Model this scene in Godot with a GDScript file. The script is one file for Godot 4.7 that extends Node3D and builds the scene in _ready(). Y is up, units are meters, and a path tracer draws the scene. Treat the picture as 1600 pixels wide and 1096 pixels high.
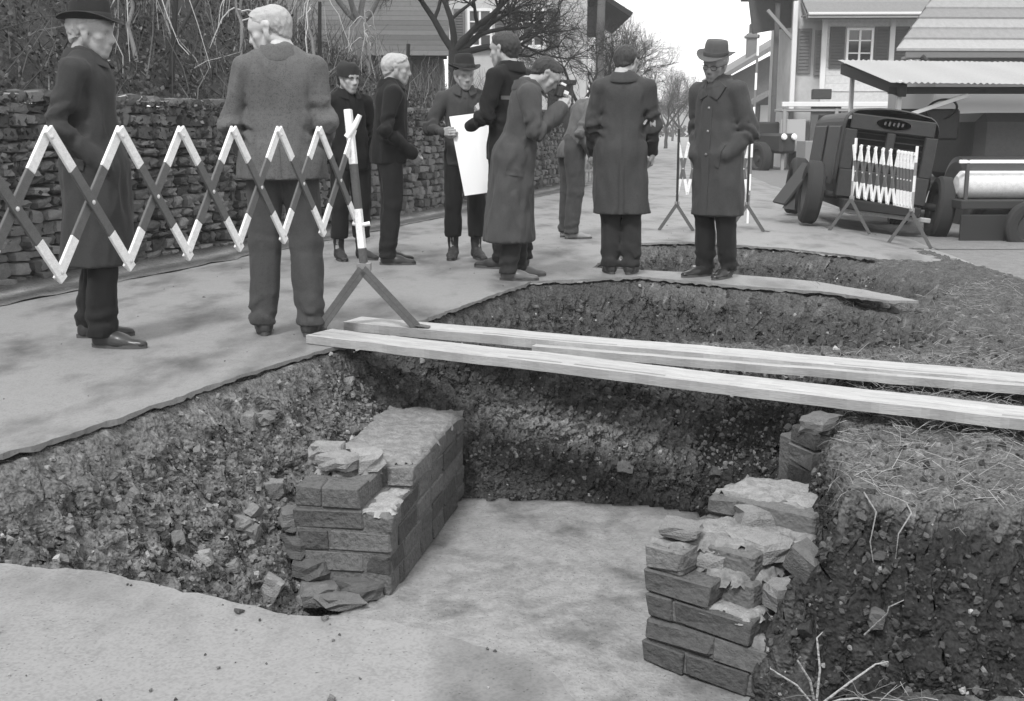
extends Node3D
# A village street with an open excavation, onlookers, trellis barriers and machines. Black-and-white photograph, so greys only.

var rng := RandomNumberGenerator.new()
var taken := {}
var mats := {}
var texs := {}
var n1 := FastNoiseLite.new()
var n2 := FastNoiseLite.new()
var n3 := FastNoiseLite.new()

func _ready() -> void:
	rng.seed = 71
	# ---------------------------------------------------------------- camera, sky, sun, exposure
	var cam := Camera3D.new()
	cam.name = "camera"
	add_child(cam)
	cam.position = Vector3(0, 1.15, 0)
	cam.rotation_degrees = Vector3(-11.1, 0, 0)
	cam.fov = 34.35
	cam.near = 0.05
	cam.far = 900.0
	cam.current = true
	var env := Environment.new()
	var sky := Sky.new()
	var sm := ProceduralSkyMaterial.new()
	sm.sky_top_color = Color(0.86, 0.86, 0.86)
	sm.sky_horizon_color = Color(0.93, 0.93, 0.93)
	sm.sky_curve = 0.2
	sm.ground_horizon_color = Color(0.6, 0.6, 0.6)
	sm.ground_bottom_color = Color(0.45, 0.45, 0.45)
	sm.sun_angle_max = 0.0
	sky.sky_material = sm
	env.background_mode = Environment.BG_SKY
	env.sky = sky
	env.tonemap_mode = Environment.TONE_MAPPER_LINEAR
	env.tonemap_exposure = 2.4
	env.fog_enabled = true
	env.fog_density = 0.0014
	env.fog_light_color = Color(0.92, 0.92, 0.92)
	env.sdfgi_enabled = true
	env.ssao_enabled = true
	env.ssil_enabled = true
	var we := WorldEnvironment.new()
	we.name = "environment"
	we.environment = env
	add_child(we)
	var sun := DirectionalLight3D.new()
	sun.name = "sun"
	sun.light_energy = 0.5
	sun.light_angular_distance = 12.0
	sun.light_color = Color(1, 1, 1)
	sun.shadow_enabled = true
	add_child(sun)
	sun.look_at_from_position(Vector3(-2.0, 7.0, 5.0), Vector3.ZERO)
	# ---------------------------------------------------------------- the place
	for a in [[n1, 5, 1.0, 4], [n2, 9, 1.0, 2], [n3, 23, 1.0, 3]]:
		a[0].seed = a[1]
		a[0].noise_type = FastNoiseLite.TYPE_SIMPLEX_SMOOTH
		a[0].frequency = a[2]
		a[0].fractal_octaves = a[3]
	make_materials()
	build_ground()
	build_pit_masonry()
	build_left_side()
	build_right_side()
	build_far_side()
	build_people()
	build_planks()
	build_barriers()
	build_machines()
	build_litter()
	forget_counts(self)

# ==================================================================== helpers
func G(v: float) -> Color:
	return Color(v, v, v).linear_to_srgb()

func numbered(called: String) -> String:
	var k: int = taken.get(called, 0)
	taken[called] = k + 1
	return called if k == 0 else "%s_%03d" % [called, k]

func tag(o: Node, label: String, category: String, group := "", kind := "") -> void:
	if label: o.set_meta("label", label)
	if category: o.set_meta("category", category)
	if group: o.set_meta("group", group)
	if kind: o.set_meta("kind", kind)

func forget_counts(o: Node) -> void:
	if o.has_meta("_c"): o.remove_meta("_c")
	for k in o.get_children(): forget_counts(k)

func thing(called: String, label: String, category: String, at := Vector3.ZERO, turn := 0.0, group := "") -> Node3D:
	var o := Node3D.new()
	o.name = numbered(called)
	add_child(o)
	o.position = at
	o.rotation.y = turn
	tag(o, label, category, group)
	return o

func part(parent: Node, called: String, mesh: Mesh, m: Material) -> MeshInstance3D:
	var o := MeshInstance3D.new()
	if parent == self:
		o.name = numbered(called)
	else:
		var c: Dictionary = parent.get_meta("_c") if parent.has_meta("_c") else {}
		var k: int = c.get(called, 0)
		c[called] = k + 1
		parent.set_meta("_c", c)
		o.name = called if k == 0 else "%s_%03d" % [called, k]
	o.mesh = mesh
	o.material_override = m
	o.cast_shadow = GeometryInstance3D.SHADOW_CASTING_SETTING_ON
	parent.add_child(o, true)
	return o

func struct(called: String, mesh: Mesh, m: Material) -> MeshInstance3D:
	var o := part(self, called, mesh, m)
	o.set_meta("kind", "structure")
	return o

# collects flat or smooth faces; front faces run clockwise
class MB:
	var v := PackedVector3Array()
	var n := PackedVector3Array()
	var c := PackedColorArray()
	var i := PackedInt32Array()
	var col := Color(1, 1, 1)
	var use_col := false
	func tri(p: Vector3, q: Vector3, r: Vector3) -> void:
		var nn := (p - r).cross(p - q).normalized()
		var b := v.size()
		v.append(p); v.append(q); v.append(r)
		n.append(nn); n.append(nn); n.append(nn)
		c.append(col); c.append(col); c.append(col)
		i.append(b); i.append(b + 1); i.append(b + 2)
	func poly(pts: Array, out: Vector3) -> void:
		for k in range(1, pts.size() - 1):
			var p: Vector3 = pts[0]
			var q: Vector3 = pts[k]
			var r: Vector3 = pts[k + 1]
			if (p - r).cross(p - q).dot(out) >= 0.0: tri(p, q, r)
			else: tri(p, r, q)
	func box(t: Transform3D, size: Vector3, bevel := 0.0, jit := 0.0, rg: RandomNumberGenerator = null) -> void:
		var h := size * 0.5
		var m: float = minf(h.x, minf(h.y, h.z))
		var X := []
		var Y := []
		var Z := []
		for k in 8:
			var s := Vector3(1 if k & 1 else -1, 1 if k & 2 else -1, 1 if k & 4 else -1)
			var b := minf(bevel, m * 0.9)
			var off := Vector3.ZERO
			if rg != null:
				b = minf(bevel * rg.randf_range(0.4, 1.0) + (jit * rg.randf_range(0.0, 2.2) if rg.randf() < 0.3 else 0.0), m * 0.8)
				off = Vector3(rg.randf_range(-jit, jit), rg.randf_range(-jit, jit) * 0.5, rg.randf_range(-jit, jit))
			var e := h - Vector3(b, b, b)
			X.append(t * (s * Vector3(h.x, e.y, e.z) + off))
			Y.append(t * (s * Vector3(e.x, h.y, e.z) + off))
			Z.append(t * (s * Vector3(e.x, e.y, h.z) + off))
		var bs := t.basis
		poly([X[1], X[3], X[7], X[5]], bs.x)
		poly([X[0], X[2], X[6], X[4]], -bs.x)
		poly([Y[2], Y[3], Y[7], Y[6]], bs.y)
		poly([Y[0], Y[1], Y[5], Y[4]], -bs.y)
		poly([Z[4], Z[5], Z[7], Z[6]], bs.z)
		poly([Z[0], Z[1], Z[3], Z[2]], -bs.z)
		if bevel <= 0.0 and rg == null: return
		for k in [0, 1, 2, 3]:   # edges along z, then y, then x
			var k2: int = k + 4
			poly([X[k], X[k2], Y[k2], Y[k]], bs.x * (1 if k & 1 else -1) + bs.y * (1 if k & 2 else -1))
		for k in [0, 1, 4, 5]:
			var k2: int = k + 2
			poly([X[k], X[k2], Z[k2], Z[k]], bs.x * (1 if k & 1 else -1) + bs.z * (1 if k & 4 else -1))
		for k in [0, 2, 4, 6]:
			var k2: int = k + 1
			poly([Y[k], Y[k2], Z[k2], Z[k]], bs.y * (1 if k & 2 else -1) + bs.z * (1 if k & 4 else -1))
		for k in 8:
			poly([X[k], Y[k], Z[k]], bs.x * (1 if k & 1 else -1) + bs.y * (1 if k & 2 else -1) + bs.z * (1 if k & 4 else -1))
	func bar(p: Vector3, q: Vector3, w: float, d: float, up := Vector3.UP, bevel := 0.002) -> void:   # a box from p to q, w across, d along up
		var z := (q - p).normalized()
		if absf(z.dot(up)) > 0.98: up = Vector3.RIGHT
		var x := up.cross(z).normalized()
		var y := z.cross(x)
		box(Transform3D(Basis(x, y, z), (p + q) * 0.5), Vector3(w, d, (q - p).length()), bevel)
	func tube(pts: PackedVector3Array, rad: PackedFloat32Array, sides := 6, caps := true) -> void:
		var up := Vector3.UP
		var base := v.size()
		var m := pts.size()
		for k in m:
			var t := (pts[mini(k + 1, m - 1)] - pts[maxi(k - 1, 0)]).normalized()
			if absf(t.dot(up)) > 0.95: up = Vector3(0.3, 0.1, 0.95).normalized()
			var x := up.cross(t).normalized()
			var y := t.cross(x)
			for s in sides:
				var a := TAU * s / sides
				var nn := x * cos(a) + y * sin(a)
				v.append(pts[k] + nn * rad[k]); n.append(nn); c.append(col)
		for k in m - 1:
			for s in sides:
				var a := base + k * sides + s
				var b := base + k * sides + (s + 1) % sides
				i.append(a); i.append(a + sides); i.append(b)
				i.append(b); i.append(a + sides); i.append(b + sides)
		if caps:
			for e in [0, m - 1]:
				var ring := []
				for s in sides: ring.append(v[base + e * sides + s])
				poly(ring, (pts[e] - pts[1 if e == 0 else m - 2]))
	func lathe(prof: Array, sides: int, t := Transform3D()) -> void:   # prof of Vector2(radius, height); smooth across, creased along
		for k in prof.size() - 1:
			var p: Vector2 = prof[k]
			var q: Vector2 = prof[k + 1]
			var nn := Vector2(q.y - p.y, p.x - q.x).normalized()
			var base := v.size()
			for s in sides + 1:
				var a := TAU * s / sides
				var o := Vector3(cos(a), 0, sin(a))
				var w := (t.basis * (o * nn.x + Vector3.UP * nn.y)).normalized()
				v.append(t * (o * p.x + Vector3.UP * p.y)); n.append(w); c.append(col)
				v.append(t * (o * q.x + Vector3.UP * q.y)); n.append(w); c.append(col)
			for s in sides:
				var a := base + s * 2
				i.append_array(PackedInt32Array([a, a + 2, a + 1, a + 1, a + 2, a + 3]))
	func grid(nu: int, nv: int, pts: PackedVector3Array, cols := PackedColorArray()) -> void:   # smooth sheet, row after row
		var base := v.size()
		var nn := PackedVector3Array()
		nn.resize(pts.size())
		for b in nv:
			for a in nu:
				var dx := pts[b * nu + mini(a + 1, nu - 1)] - pts[b * nu + maxi(a - 1, 0)]
				var dy := pts[mini(b + 1, nv - 1) * nu + a] - pts[maxi(b - 1, 0) * nu + a]
				nn[b * nu + a] = dy.cross(dx).normalized()
		v.append_array(pts); n.append_array(nn)
		for k in pts.size(): c.append(cols[k] if cols.size() else col)
		for b in nv - 1:
			for a in nu - 1:
				var q := base + b * nu + a
				i.append_array(PackedInt32Array([q, q + 1, q + nu, q + 1, q + nu + 1, q + nu]))
	func add(d: Dictionary, t := Transform3D()) -> void:
		var base := v.size()
		var dv: PackedVector3Array = d.v
		var dn: PackedVector3Array = d.n
		for k in dv.size():
			v.append(t * dv[k]); n.append((t.basis * dn[k]).normalized()); c.append(col)
		for k in d.i: i.append(base + k)
	func mesh() -> ArrayMesh:
		var m := ArrayMesh.new()
		if v.is_empty(): return m
		var a := []
		a.resize(Mesh.ARRAY_MAX)
		a[Mesh.ARRAY_VERTEX] = v
		a[Mesh.ARRAY_NORMAL] = n
		if use_col: a[Mesh.ARRAY_COLOR] = c
		a[Mesh.ARRAY_INDEX] = i
		m.add_surface_from_arrays(Mesh.PRIMITIVE_TRIANGLES, a)
		return m

func box_mesh(size: Vector3, bevel := 0.004) -> ArrayMesh:
	var b := MB.new()
	b.box(Transform3D(), size, bevel)
	return b.mesh()

func V(x: float, y: float, z: float) -> Vector3:
	return Vector3(x, y, z)

func pv(a: Array) -> PackedVector3Array:
	return PackedVector3Array(a)

func pf(a: Array) -> PackedFloat32Array:
	return PackedFloat32Array(a)

# a rounded lump: a cube of n x n cells a face drawn towards a sphere, then roughened
func rock(sd: int, nn := 3, boxy := 0.55, rough := 0.12, faceted := false) -> ArrayMesh:
	var ns := FastNoiseLite.new()
	ns.seed = sd
	ns.frequency = 1.1
	var where := {}
	var b := MB.new()
	var acc := PackedVector3Array()
	for f in 6:
		for y in nn + 1:
			for x in nn + 1:
				var u := x * 2.0 / nn - 1.0
				var w := y * 2.0 / nn - 1.0
				var q: Vector3 = [V(1, u, w), V(-1, w, u), V(w, 1, u), V(u, -1, w), V(u, w, 1), V(w, u, -1)][f]
				var key := Vector3i((q * 100).round())
				if not where.has(key):
					where[key] = b.v.size()
					var p := (q.normalized() * (1.0 - boxy) + q * boxy) * 0.5
					p *= 1.0 + rough * 1.6 * ns.get_noise_3dv(q * 1.3) + rough * ns.get_noise_3dv(q * 4.0)
					b.v.append(p); b.c.append(Color.WHITE); acc.append(Vector3.ZERO)
		for y in nn:
			for x in nn:
				var id := []
				for o in [[0, 0], [1, 0], [1, 1], [0, 1]]:
					var u: float = (x + o[0]) * 2.0 / nn - 1.0
					var w: float = (y + o[1]) * 2.0 / nn - 1.0
					var q: Vector3 = [V(1, u, w), V(-1, w, u), V(w, 1, u), V(u, -1, w), V(u, w, 1), V(w, u, -1)][f]
					id.append(where[Vector3i((q * 100).round())])
				for t in [[0, 1, 2], [0, 2, 3]]:
					var p0: Vector3 = b.v[id[t[0]]]
					var p1: Vector3 = b.v[id[t[1]]]
					var p2: Vector3 = b.v[id[t[2]]]
					var fnm := (p0 - p2).cross(p0 - p1)
					var order := [id[t[0]], id[t[1]], id[t[2]]]
					if fnm.dot(p0 + p1 + p2) < 0: order = [id[t[0]], id[t[2]], id[t[1]]]; fnm = -fnm
					for k in order:
						b.i.append(k); acc[k] += fnm
	for k in acc: b.n.append(k.normalized())
	if faceted:
		var f := MB.new()
		for k in range(0, b.i.size(), 3): f.tri(b.v[b.i[k]], b.v[b.i[k + 1]], b.v[b.i[k + 2]])
		return f.mesh()
	return b.mesh()

# ==================================================================== materials
func noise_img(key: String, sd: int, freq: float, oct: int, size: int, kind := 0) -> Image:
	if texs.has(key): return texs[key]
	var f := FastNoiseLite.new()
	f.seed = sd
	f.frequency = freq
	f.fractal_octaves = oct
	f.fractal_gain = 0.6
	f.noise_type = [FastNoiseLite.TYPE_SIMPLEX_SMOOTH, FastNoiseLite.TYPE_CELLULAR, FastNoiseLite.TYPE_VALUE][kind]
	var im := f.get_seamless_image(size, size, false, false, 0.15)
	im.convert(Image.FORMAT_L8)
	texs[key] = im
	return im

# grey texture: lo..hi (linear reflectance factors) through the noise, with optional specks
func tone(key: String, im: Image, lo: float, hi: float, gamma := 1.0, im2: Image = null, mix2 := 0.5, specks := 0, dark := 0.3, light := 1.5) -> ImageTexture:
	var w := im.get_width()
	var src := im.get_data()
	var s2 := im2.get_data() if im2 != null else src
	var out := PackedByteArray()
	out.resize(src.size())
	var lut := PackedByteArray()
	lut.resize(256)
	for k in 256:
		lut[k] = int(clampf(G(lerpf(lo, hi, pow(k / 255.0, gamma))).r, 0, 1) * 255.0)
	var m2 := int(mix2 * 256.0)
	for k in src.size():
		out[k] = lut[(src[k] * (256 - m2) + s2[k] * m2) >> 8]
	var r := RandomNumberGenerator.new()
	r.seed = hash(key)
	for k in specks:
		var x := r.randi() % w
		var y := r.randi() % w
		var g := dark if r.randf() < 0.55 else light
		var val := int(clampf(out[y * w + x] * g, 0, 255))
		out[y * w + x] = val
		if r.randf() < 0.5: out[y * w + (x + 1) % w] = val
		if r.randf() < 0.4: out[((y + 1) % w) * w + x] = val
	var o := Image.create_from_data(w, w, false, Image.FORMAT_L8, out)
	o.convert(Image.FORMAT_RGB8)
	return ImageTexture.create_from_image(o)

func surf_mat(key: String, grey: float, rough: float, tex: Texture2D = null, scale := 1.0, height: Image = null, hscale := 0.3, world := true) -> StandardMaterial3D:
	var m := StandardMaterial3D.new()
	m.resource_name = key
	m.albedo_color = G(grey)
	m.roughness = rough
	m.metallic_specular = 0.35
	if tex != null:
		m.albedo_texture = tex
	if tex != null or height != null:
		m.uv1_triplanar = true
		m.uv1_world_triplanar = world
		m.uv1_scale = Vector3.ONE * scale
	if height != null:
		m.heightmap_enabled = true
		m.heightmap_texture = ImageTexture.create_from_image(height)
		m.heightmap_scale = hscale
	mats[key] = m
	return m

func flat(grey: float, rough := 0.75, metal := 0.0) -> StandardMaterial3D:
	var key := "flat%.3f_%.2f_%.2f" % [grey, rough, metal]
	if mats.has(key): return mats[key]
	var m := surf_mat(key, grey, rough)
	m.metallic = metal
	return m

func vcol(key: String, rough: float, tex: Texture2D = null, scale := 1.0, height: Image = null, hscale := 0.3, world := true) -> StandardMaterial3D:
	var m := surf_mat(key, 1.0, rough, tex, scale, height, hscale, world)
	m.vertex_color_use_as_albedo = true
	return m

func make_materials() -> void:
	var fine := noise_img("fine", 3, 0.09, 4, 512)
	var mid := noise_img("mid", 8, 0.02, 5, 512)
	var big := noise_img("big", 12, 0.008, 6, 512)
	var grit := noise_img("grit", 31, 0.16, 2, 512, 2)
	var cells := noise_img("cells", 40, 0.05, 2, 512, 1)
	var grain := noise_img("grain", 77, 0.42, 2, 512, 2)
	var asph := surf_mat("asphalt", 0.2, 0.6, tone("asphalt", grain, 0.62, 1.25, 1.0, mid, 0.25, 900, 0.6, 1.2), 0.9, grain, 0.1)
	asph.detail_enabled = true
	asph.detail_blend_mode = BaseMaterial3D.BLEND_MODE_MUL
	asph.detail_albedo = tone("stain", big, 0.15, 1.75, 1.0, mid, 0.3)
	asph.detail_uv_layer = BaseMaterial3D.DETAIL_UV_2
	asph.uv2_triplanar = true
	asph.uv2_world_triplanar = true
	asph.uv2_scale = V(0.3, 0.16, 0.16)
	surf_mat("dirt", 0.17, 0.9, tone("dirt", fine, 0.5, 1.1, 1.0, mid, 0.5, 2500, 0.5, 1.3), 0.5, grit, 0.4)
	vcol("soil", 0.95, tone("soil", grit, 0.1, 1.9, 1.5, mid, 0.35, 9000, 0.3, 3.0), 1.5, cells, 2.6)
	var flo := surf_mat("mortar_floor", 0.24, 0.9, tone("floor", mid, 0.5, 1.2, 1.0, fine, 0.45, 2200, 0.5, 1.15), 0.8, fine, 0.5)
	flo.detail_enabled = true
	flo.detail_blend_mode = BaseMaterial3D.BLEND_MODE_MUL
	flo.detail_albedo = asph.detail_albedo
	flo.detail_uv_layer = BaseMaterial3D.DETAIL_UV_2
	flo.uv2_triplanar = true
	flo.uv2_world_triplanar = true
	flo.uv2_scale = Vector3.ONE * 0.4
	vcol("stone", 0.9, tone("stone", fine, 0.45, 1.3, 1.0, mid, 0.5, 1500, 0.5, 1.5), 2.2, fine, 0.5)
	vcol("brick", 0.92, tone("brick", mid, 0.25, 1.55, 1.0, grit, 0.4, 4000, 0.45, 1.7), 2.2, mid, 0.9)
	vcol("bed", 0.95, tone("bed", fine, 0.5, 1.2, 1.0, grit, 0.5, 2500, 0.4, 1.3), 1.6, cells, 0.8)
	vcol("plank", 0.8, tone("plank", fine, 0.6, 1.12, 1.0, mid, 0.4, 400, 0.5, 1.1), 1.5, fine, 0.12, false).uv1_scale = V(0.35, 4.0, 4.0)
	vcol("leaf", 0.8)
	vcol("bark", 0.95, tone("bark", fine, 0.5, 1.3, 1.0, mid, 0.4), 2.0, fine, 0.8)
	vcol("paint", 0.6, tone("paint", mid, 0.6, 1.1, 1.0, fine, 0.4, 3000, 0.4, 1.05), 3.0, fine, 0.1)
	surf_mat("plaster", 0.42, 0.95, tone("plaster", mid, 0.75, 1.08, 1.0, big, 0.5), 0.25, fine, 0.2)
	vcol("board", 0.85, tone("board", mid, 0.7, 1.15, 1.0, fine, 0.4), 0.7)
	vcol("metal", 0.55, tone("metal", mid, 0.55, 1.3, 1.0, fine, 0.5), 1.2, fine, 0.08)
	vcol("grassy", 0.95, tone("grassy", fine, 0.4, 1.4, 1.2, mid, 0.5, 3000, 0.5, 1.7), 0.9, cells, 2.0)
	surf_mat("skin", 0.4, 0.55, tone("skin", mid, 0.85, 1.08), 6.0, null, 0.0, false)
	var glass := surf_mat("glass", 0.03, 0.08)
	glass.metallic_specular = 0.6
	var lens := surf_mat("lens", 0.9, 0.03)
	lens.transparency = BaseMaterial3D.TRANSPARENCY_ALPHA
	lens.albedo_color.a = 0.12
	var paper := surf_mat("paper", 0.86, 0.8)
	paper.backlight_enabled = true
	paper.backlight = Color(0.25, 0.25, 0.25)

func cloth(key: String, grey: float, tweed := 0.0) -> StandardMaterial3D:
	if mats.has(key): return mats[key]
	var fine: Image = texs["fine"]
	var grit: Image = texs["grit"]
	var t := tone(key, grit, 1.0 - 0.4 - tweed, 1.0 + 0.35 + tweed, 1.0, texs["mid"], 0.3, int(6000 * tweed), 0.55, 1.9)
	var m := surf_mat(key, grey, 0.92, t, 3.2, fine, 0.12, false)
	m.rim_enabled = true
	m.rim = 0.25
	return m
# ==================================================================== ground, road, excavation
# rims of the three pits (x, z) and the steepness of the side below each edge that starts there
var pit1 := [[-2.75, -3.30, 2.0], [-2.2, -3.62, 1.4], [-1.85, -3.90, 1.4], [-1.65, -4.30, 1.45], [-1.34, -5.14, 1.45], [-0.99, -5.91, 3.0], [-0.80, -6.2, 2.6], [-0.2, -6.33, 2.3], [0.3, -6.32, 2.2], [1.0, -6.24, 2.3], [1.55, -5.95, 3.0], [1.66, -5.3, 5.0], [1.52, -4.95, 5.0], [1.36, -4.6, 5.0], [1.22, -4.2, 4.0], [1.16, -3.72, 2.6], [1.4, -3.62, 2.5], [2.2, -3.52, 2.4], [3.0, -3.3, 2.0], [3.1, -2.3, 2.0], [1.0, -2.28, 2.2], [0.5, -2.12, 3.0], [0.34, -1.6, 4.0], [0.18, -1.8, 5.0], [0.13, -2.14, 4.0], [0.07, -2.3, 4.0], [-0.27, -2.5, 5.0], [-0.57, -2.57, 5.0], [-1.12, -2.84, 5.0], [-2.1, -3.0, 4.0]]
var pit2 := [[-0.62, -6.72, 1.3], [0.15, -8.6, 1.4], [1.01, -8.9, 1.3], [1.63, -8.42, 1.3], [2.21, -8.08, 1.2], [2.56, -7.62, 0.9], [2.72, -7.2, 0.8], [2.6, -6.5, 0.8], [2.1, -6.36, 1.5], [1.2, -6.55, 2.5], [0.3, -6.66, 3.0], [-0.45, -6.64, 3.0]]
var pit3 := [[0.67, -9.49, 1.2], [0.92, -10.4, 1.5], [1.24, -11.54, 1.2], [1.84, -11.67, 0.9], [2.68, -11.04, 0.9], [3.16, -10.36, 0.7], [3.6, -9.5, 0.6], [3.7, -8.9, 0.5], [3.2, -8.2, 0.6], [2.72, -7.9, 1.0], [2.34, -8.6, 1.5], [1.75, -9.06, 1.5], [1.06, -9.31, 1.5]]

func ragged(pts: Array, step: float, amp: float, sd: float) -> PackedVector2Array:   # an uneven outline through the points
	var out := PackedVector2Array()
	for k in pts.size() - 1:
		var p := Vector2(pts[k][0], pts[k][1])
		var q := Vector2(pts[k + 1][0], pts[k + 1][1])
		var m := maxi(1, int(p.distance_to(q) / step))
		var nn := (q - p).orthogonal().normalized()
		for s in m:
			var r := p.lerp(q, float(s) / m)
			var w := n1.get_noise_2d(r.x * 5.0 + sd, r.y * 5.0) * amp + n2.get_noise_2d(r.x * 17.0, r.y * 17.0 + sd) * amp * 0.5
			out.append(r + nn * w)
	out.append(Vector2(pts[-1][0], pts[-1][1]))
	return out

var soil_pts := PackedVector3Array()
var soil_idx := PackedInt32Array()
var segs := []
func prepare_pits() -> void:
	for e in [[pit1, 0.93], [pit2, 0.62], [pit3, 0.42]]:
		var poly := PackedVector2Array()
		var a := PackedVector2Array()
		var d := PackedVector2Array()
		var il := PackedFloat32Array()
		var sl := PackedFloat32Array()
		var pts: Array = e[0]
		var lo := Vector2(99, 99)
		var hi := Vector2(-99, -99)
		for k in pts.size():
			var p := Vector2(pts[k][0], pts[k][1])
			var q := Vector2(pts[(k + 1) % pts.size()][0], pts[(k + 1) % pts.size()][1])
			poly.append(p); a.append(p); d.append(q - p); il.append(1.0 / (q - p).length_squared()); sl.append(pts[k][2])
			lo = lo.min(p); hi = hi.max(p)
		segs.append([poly, a, d, il, sl, lo, hi, e[1]])

func pit_depth(x: float, z: float) -> float:   # 0 outside the pits, negative inside
	var p := Vector2(x, z)
	for s in segs:
		var lo: Vector2 = s[5]
		var hi: Vector2 = s[6]
		if x < lo.x or z < lo.y or x > hi.x or z > hi.y: continue
		var poly: PackedVector2Array = s[0]
		if not Geometry2D.is_point_in_polygon(p, poly) and not Geometry2D.is_point_in_polygon(p + Vector2(0.0013, 0.0007), poly): continue
		var a: PackedVector2Array = s[1]
		var d: PackedVector2Array = s[2]
		var il: PackedFloat32Array = s[3]
		var sl: PackedFloat32Array = s[4]
		var h: float = -s[7]
		for k in a.size():
			var w := p - a[k]
			var t := clampf(w.dot(d[k]) * il[k], 0.0, 1.0)
			var y := -(w - d[k] * t).length() * sl[k]
			if y > h: h = y
		return h
	return 0.0

func bank_top(x: float, z: float) -> float:   # bare earth beside the pits lies a little under the road
	var h := -0.035
	if x > 0.9 and z > -8.0 and z < -2.0:
		h = -0.075 + 0.05 * n1.get_noise_2d(x * 0.9, z * 0.9)
		h += 0.06 * smoothstep(0.35, 0.0, absf(z + 7.3)) * smoothstep(2.2, 2.9, x)
	if x > -0.9 and z < -5.6 and z > -7.0: h = -0.085
	if x > 2.9: h = minf(h, h - (x - 2.9) * 0.03)
	return h

func soil_height(x: float, z: float) -> float:
	var wx := x + 0.05 * n1.get_noise_2d(x * 2.0, z * 2.0)
	var wz := z + 0.05 * n1.get_noise_2d(x * 2.0 + 31.0, z * 2.0)
	var d := pit_depth(wx, wz)
	var h := minf(d, 0.0) + (bank_top(x, z) if d > -0.15 else -0.05)
	return h

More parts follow.
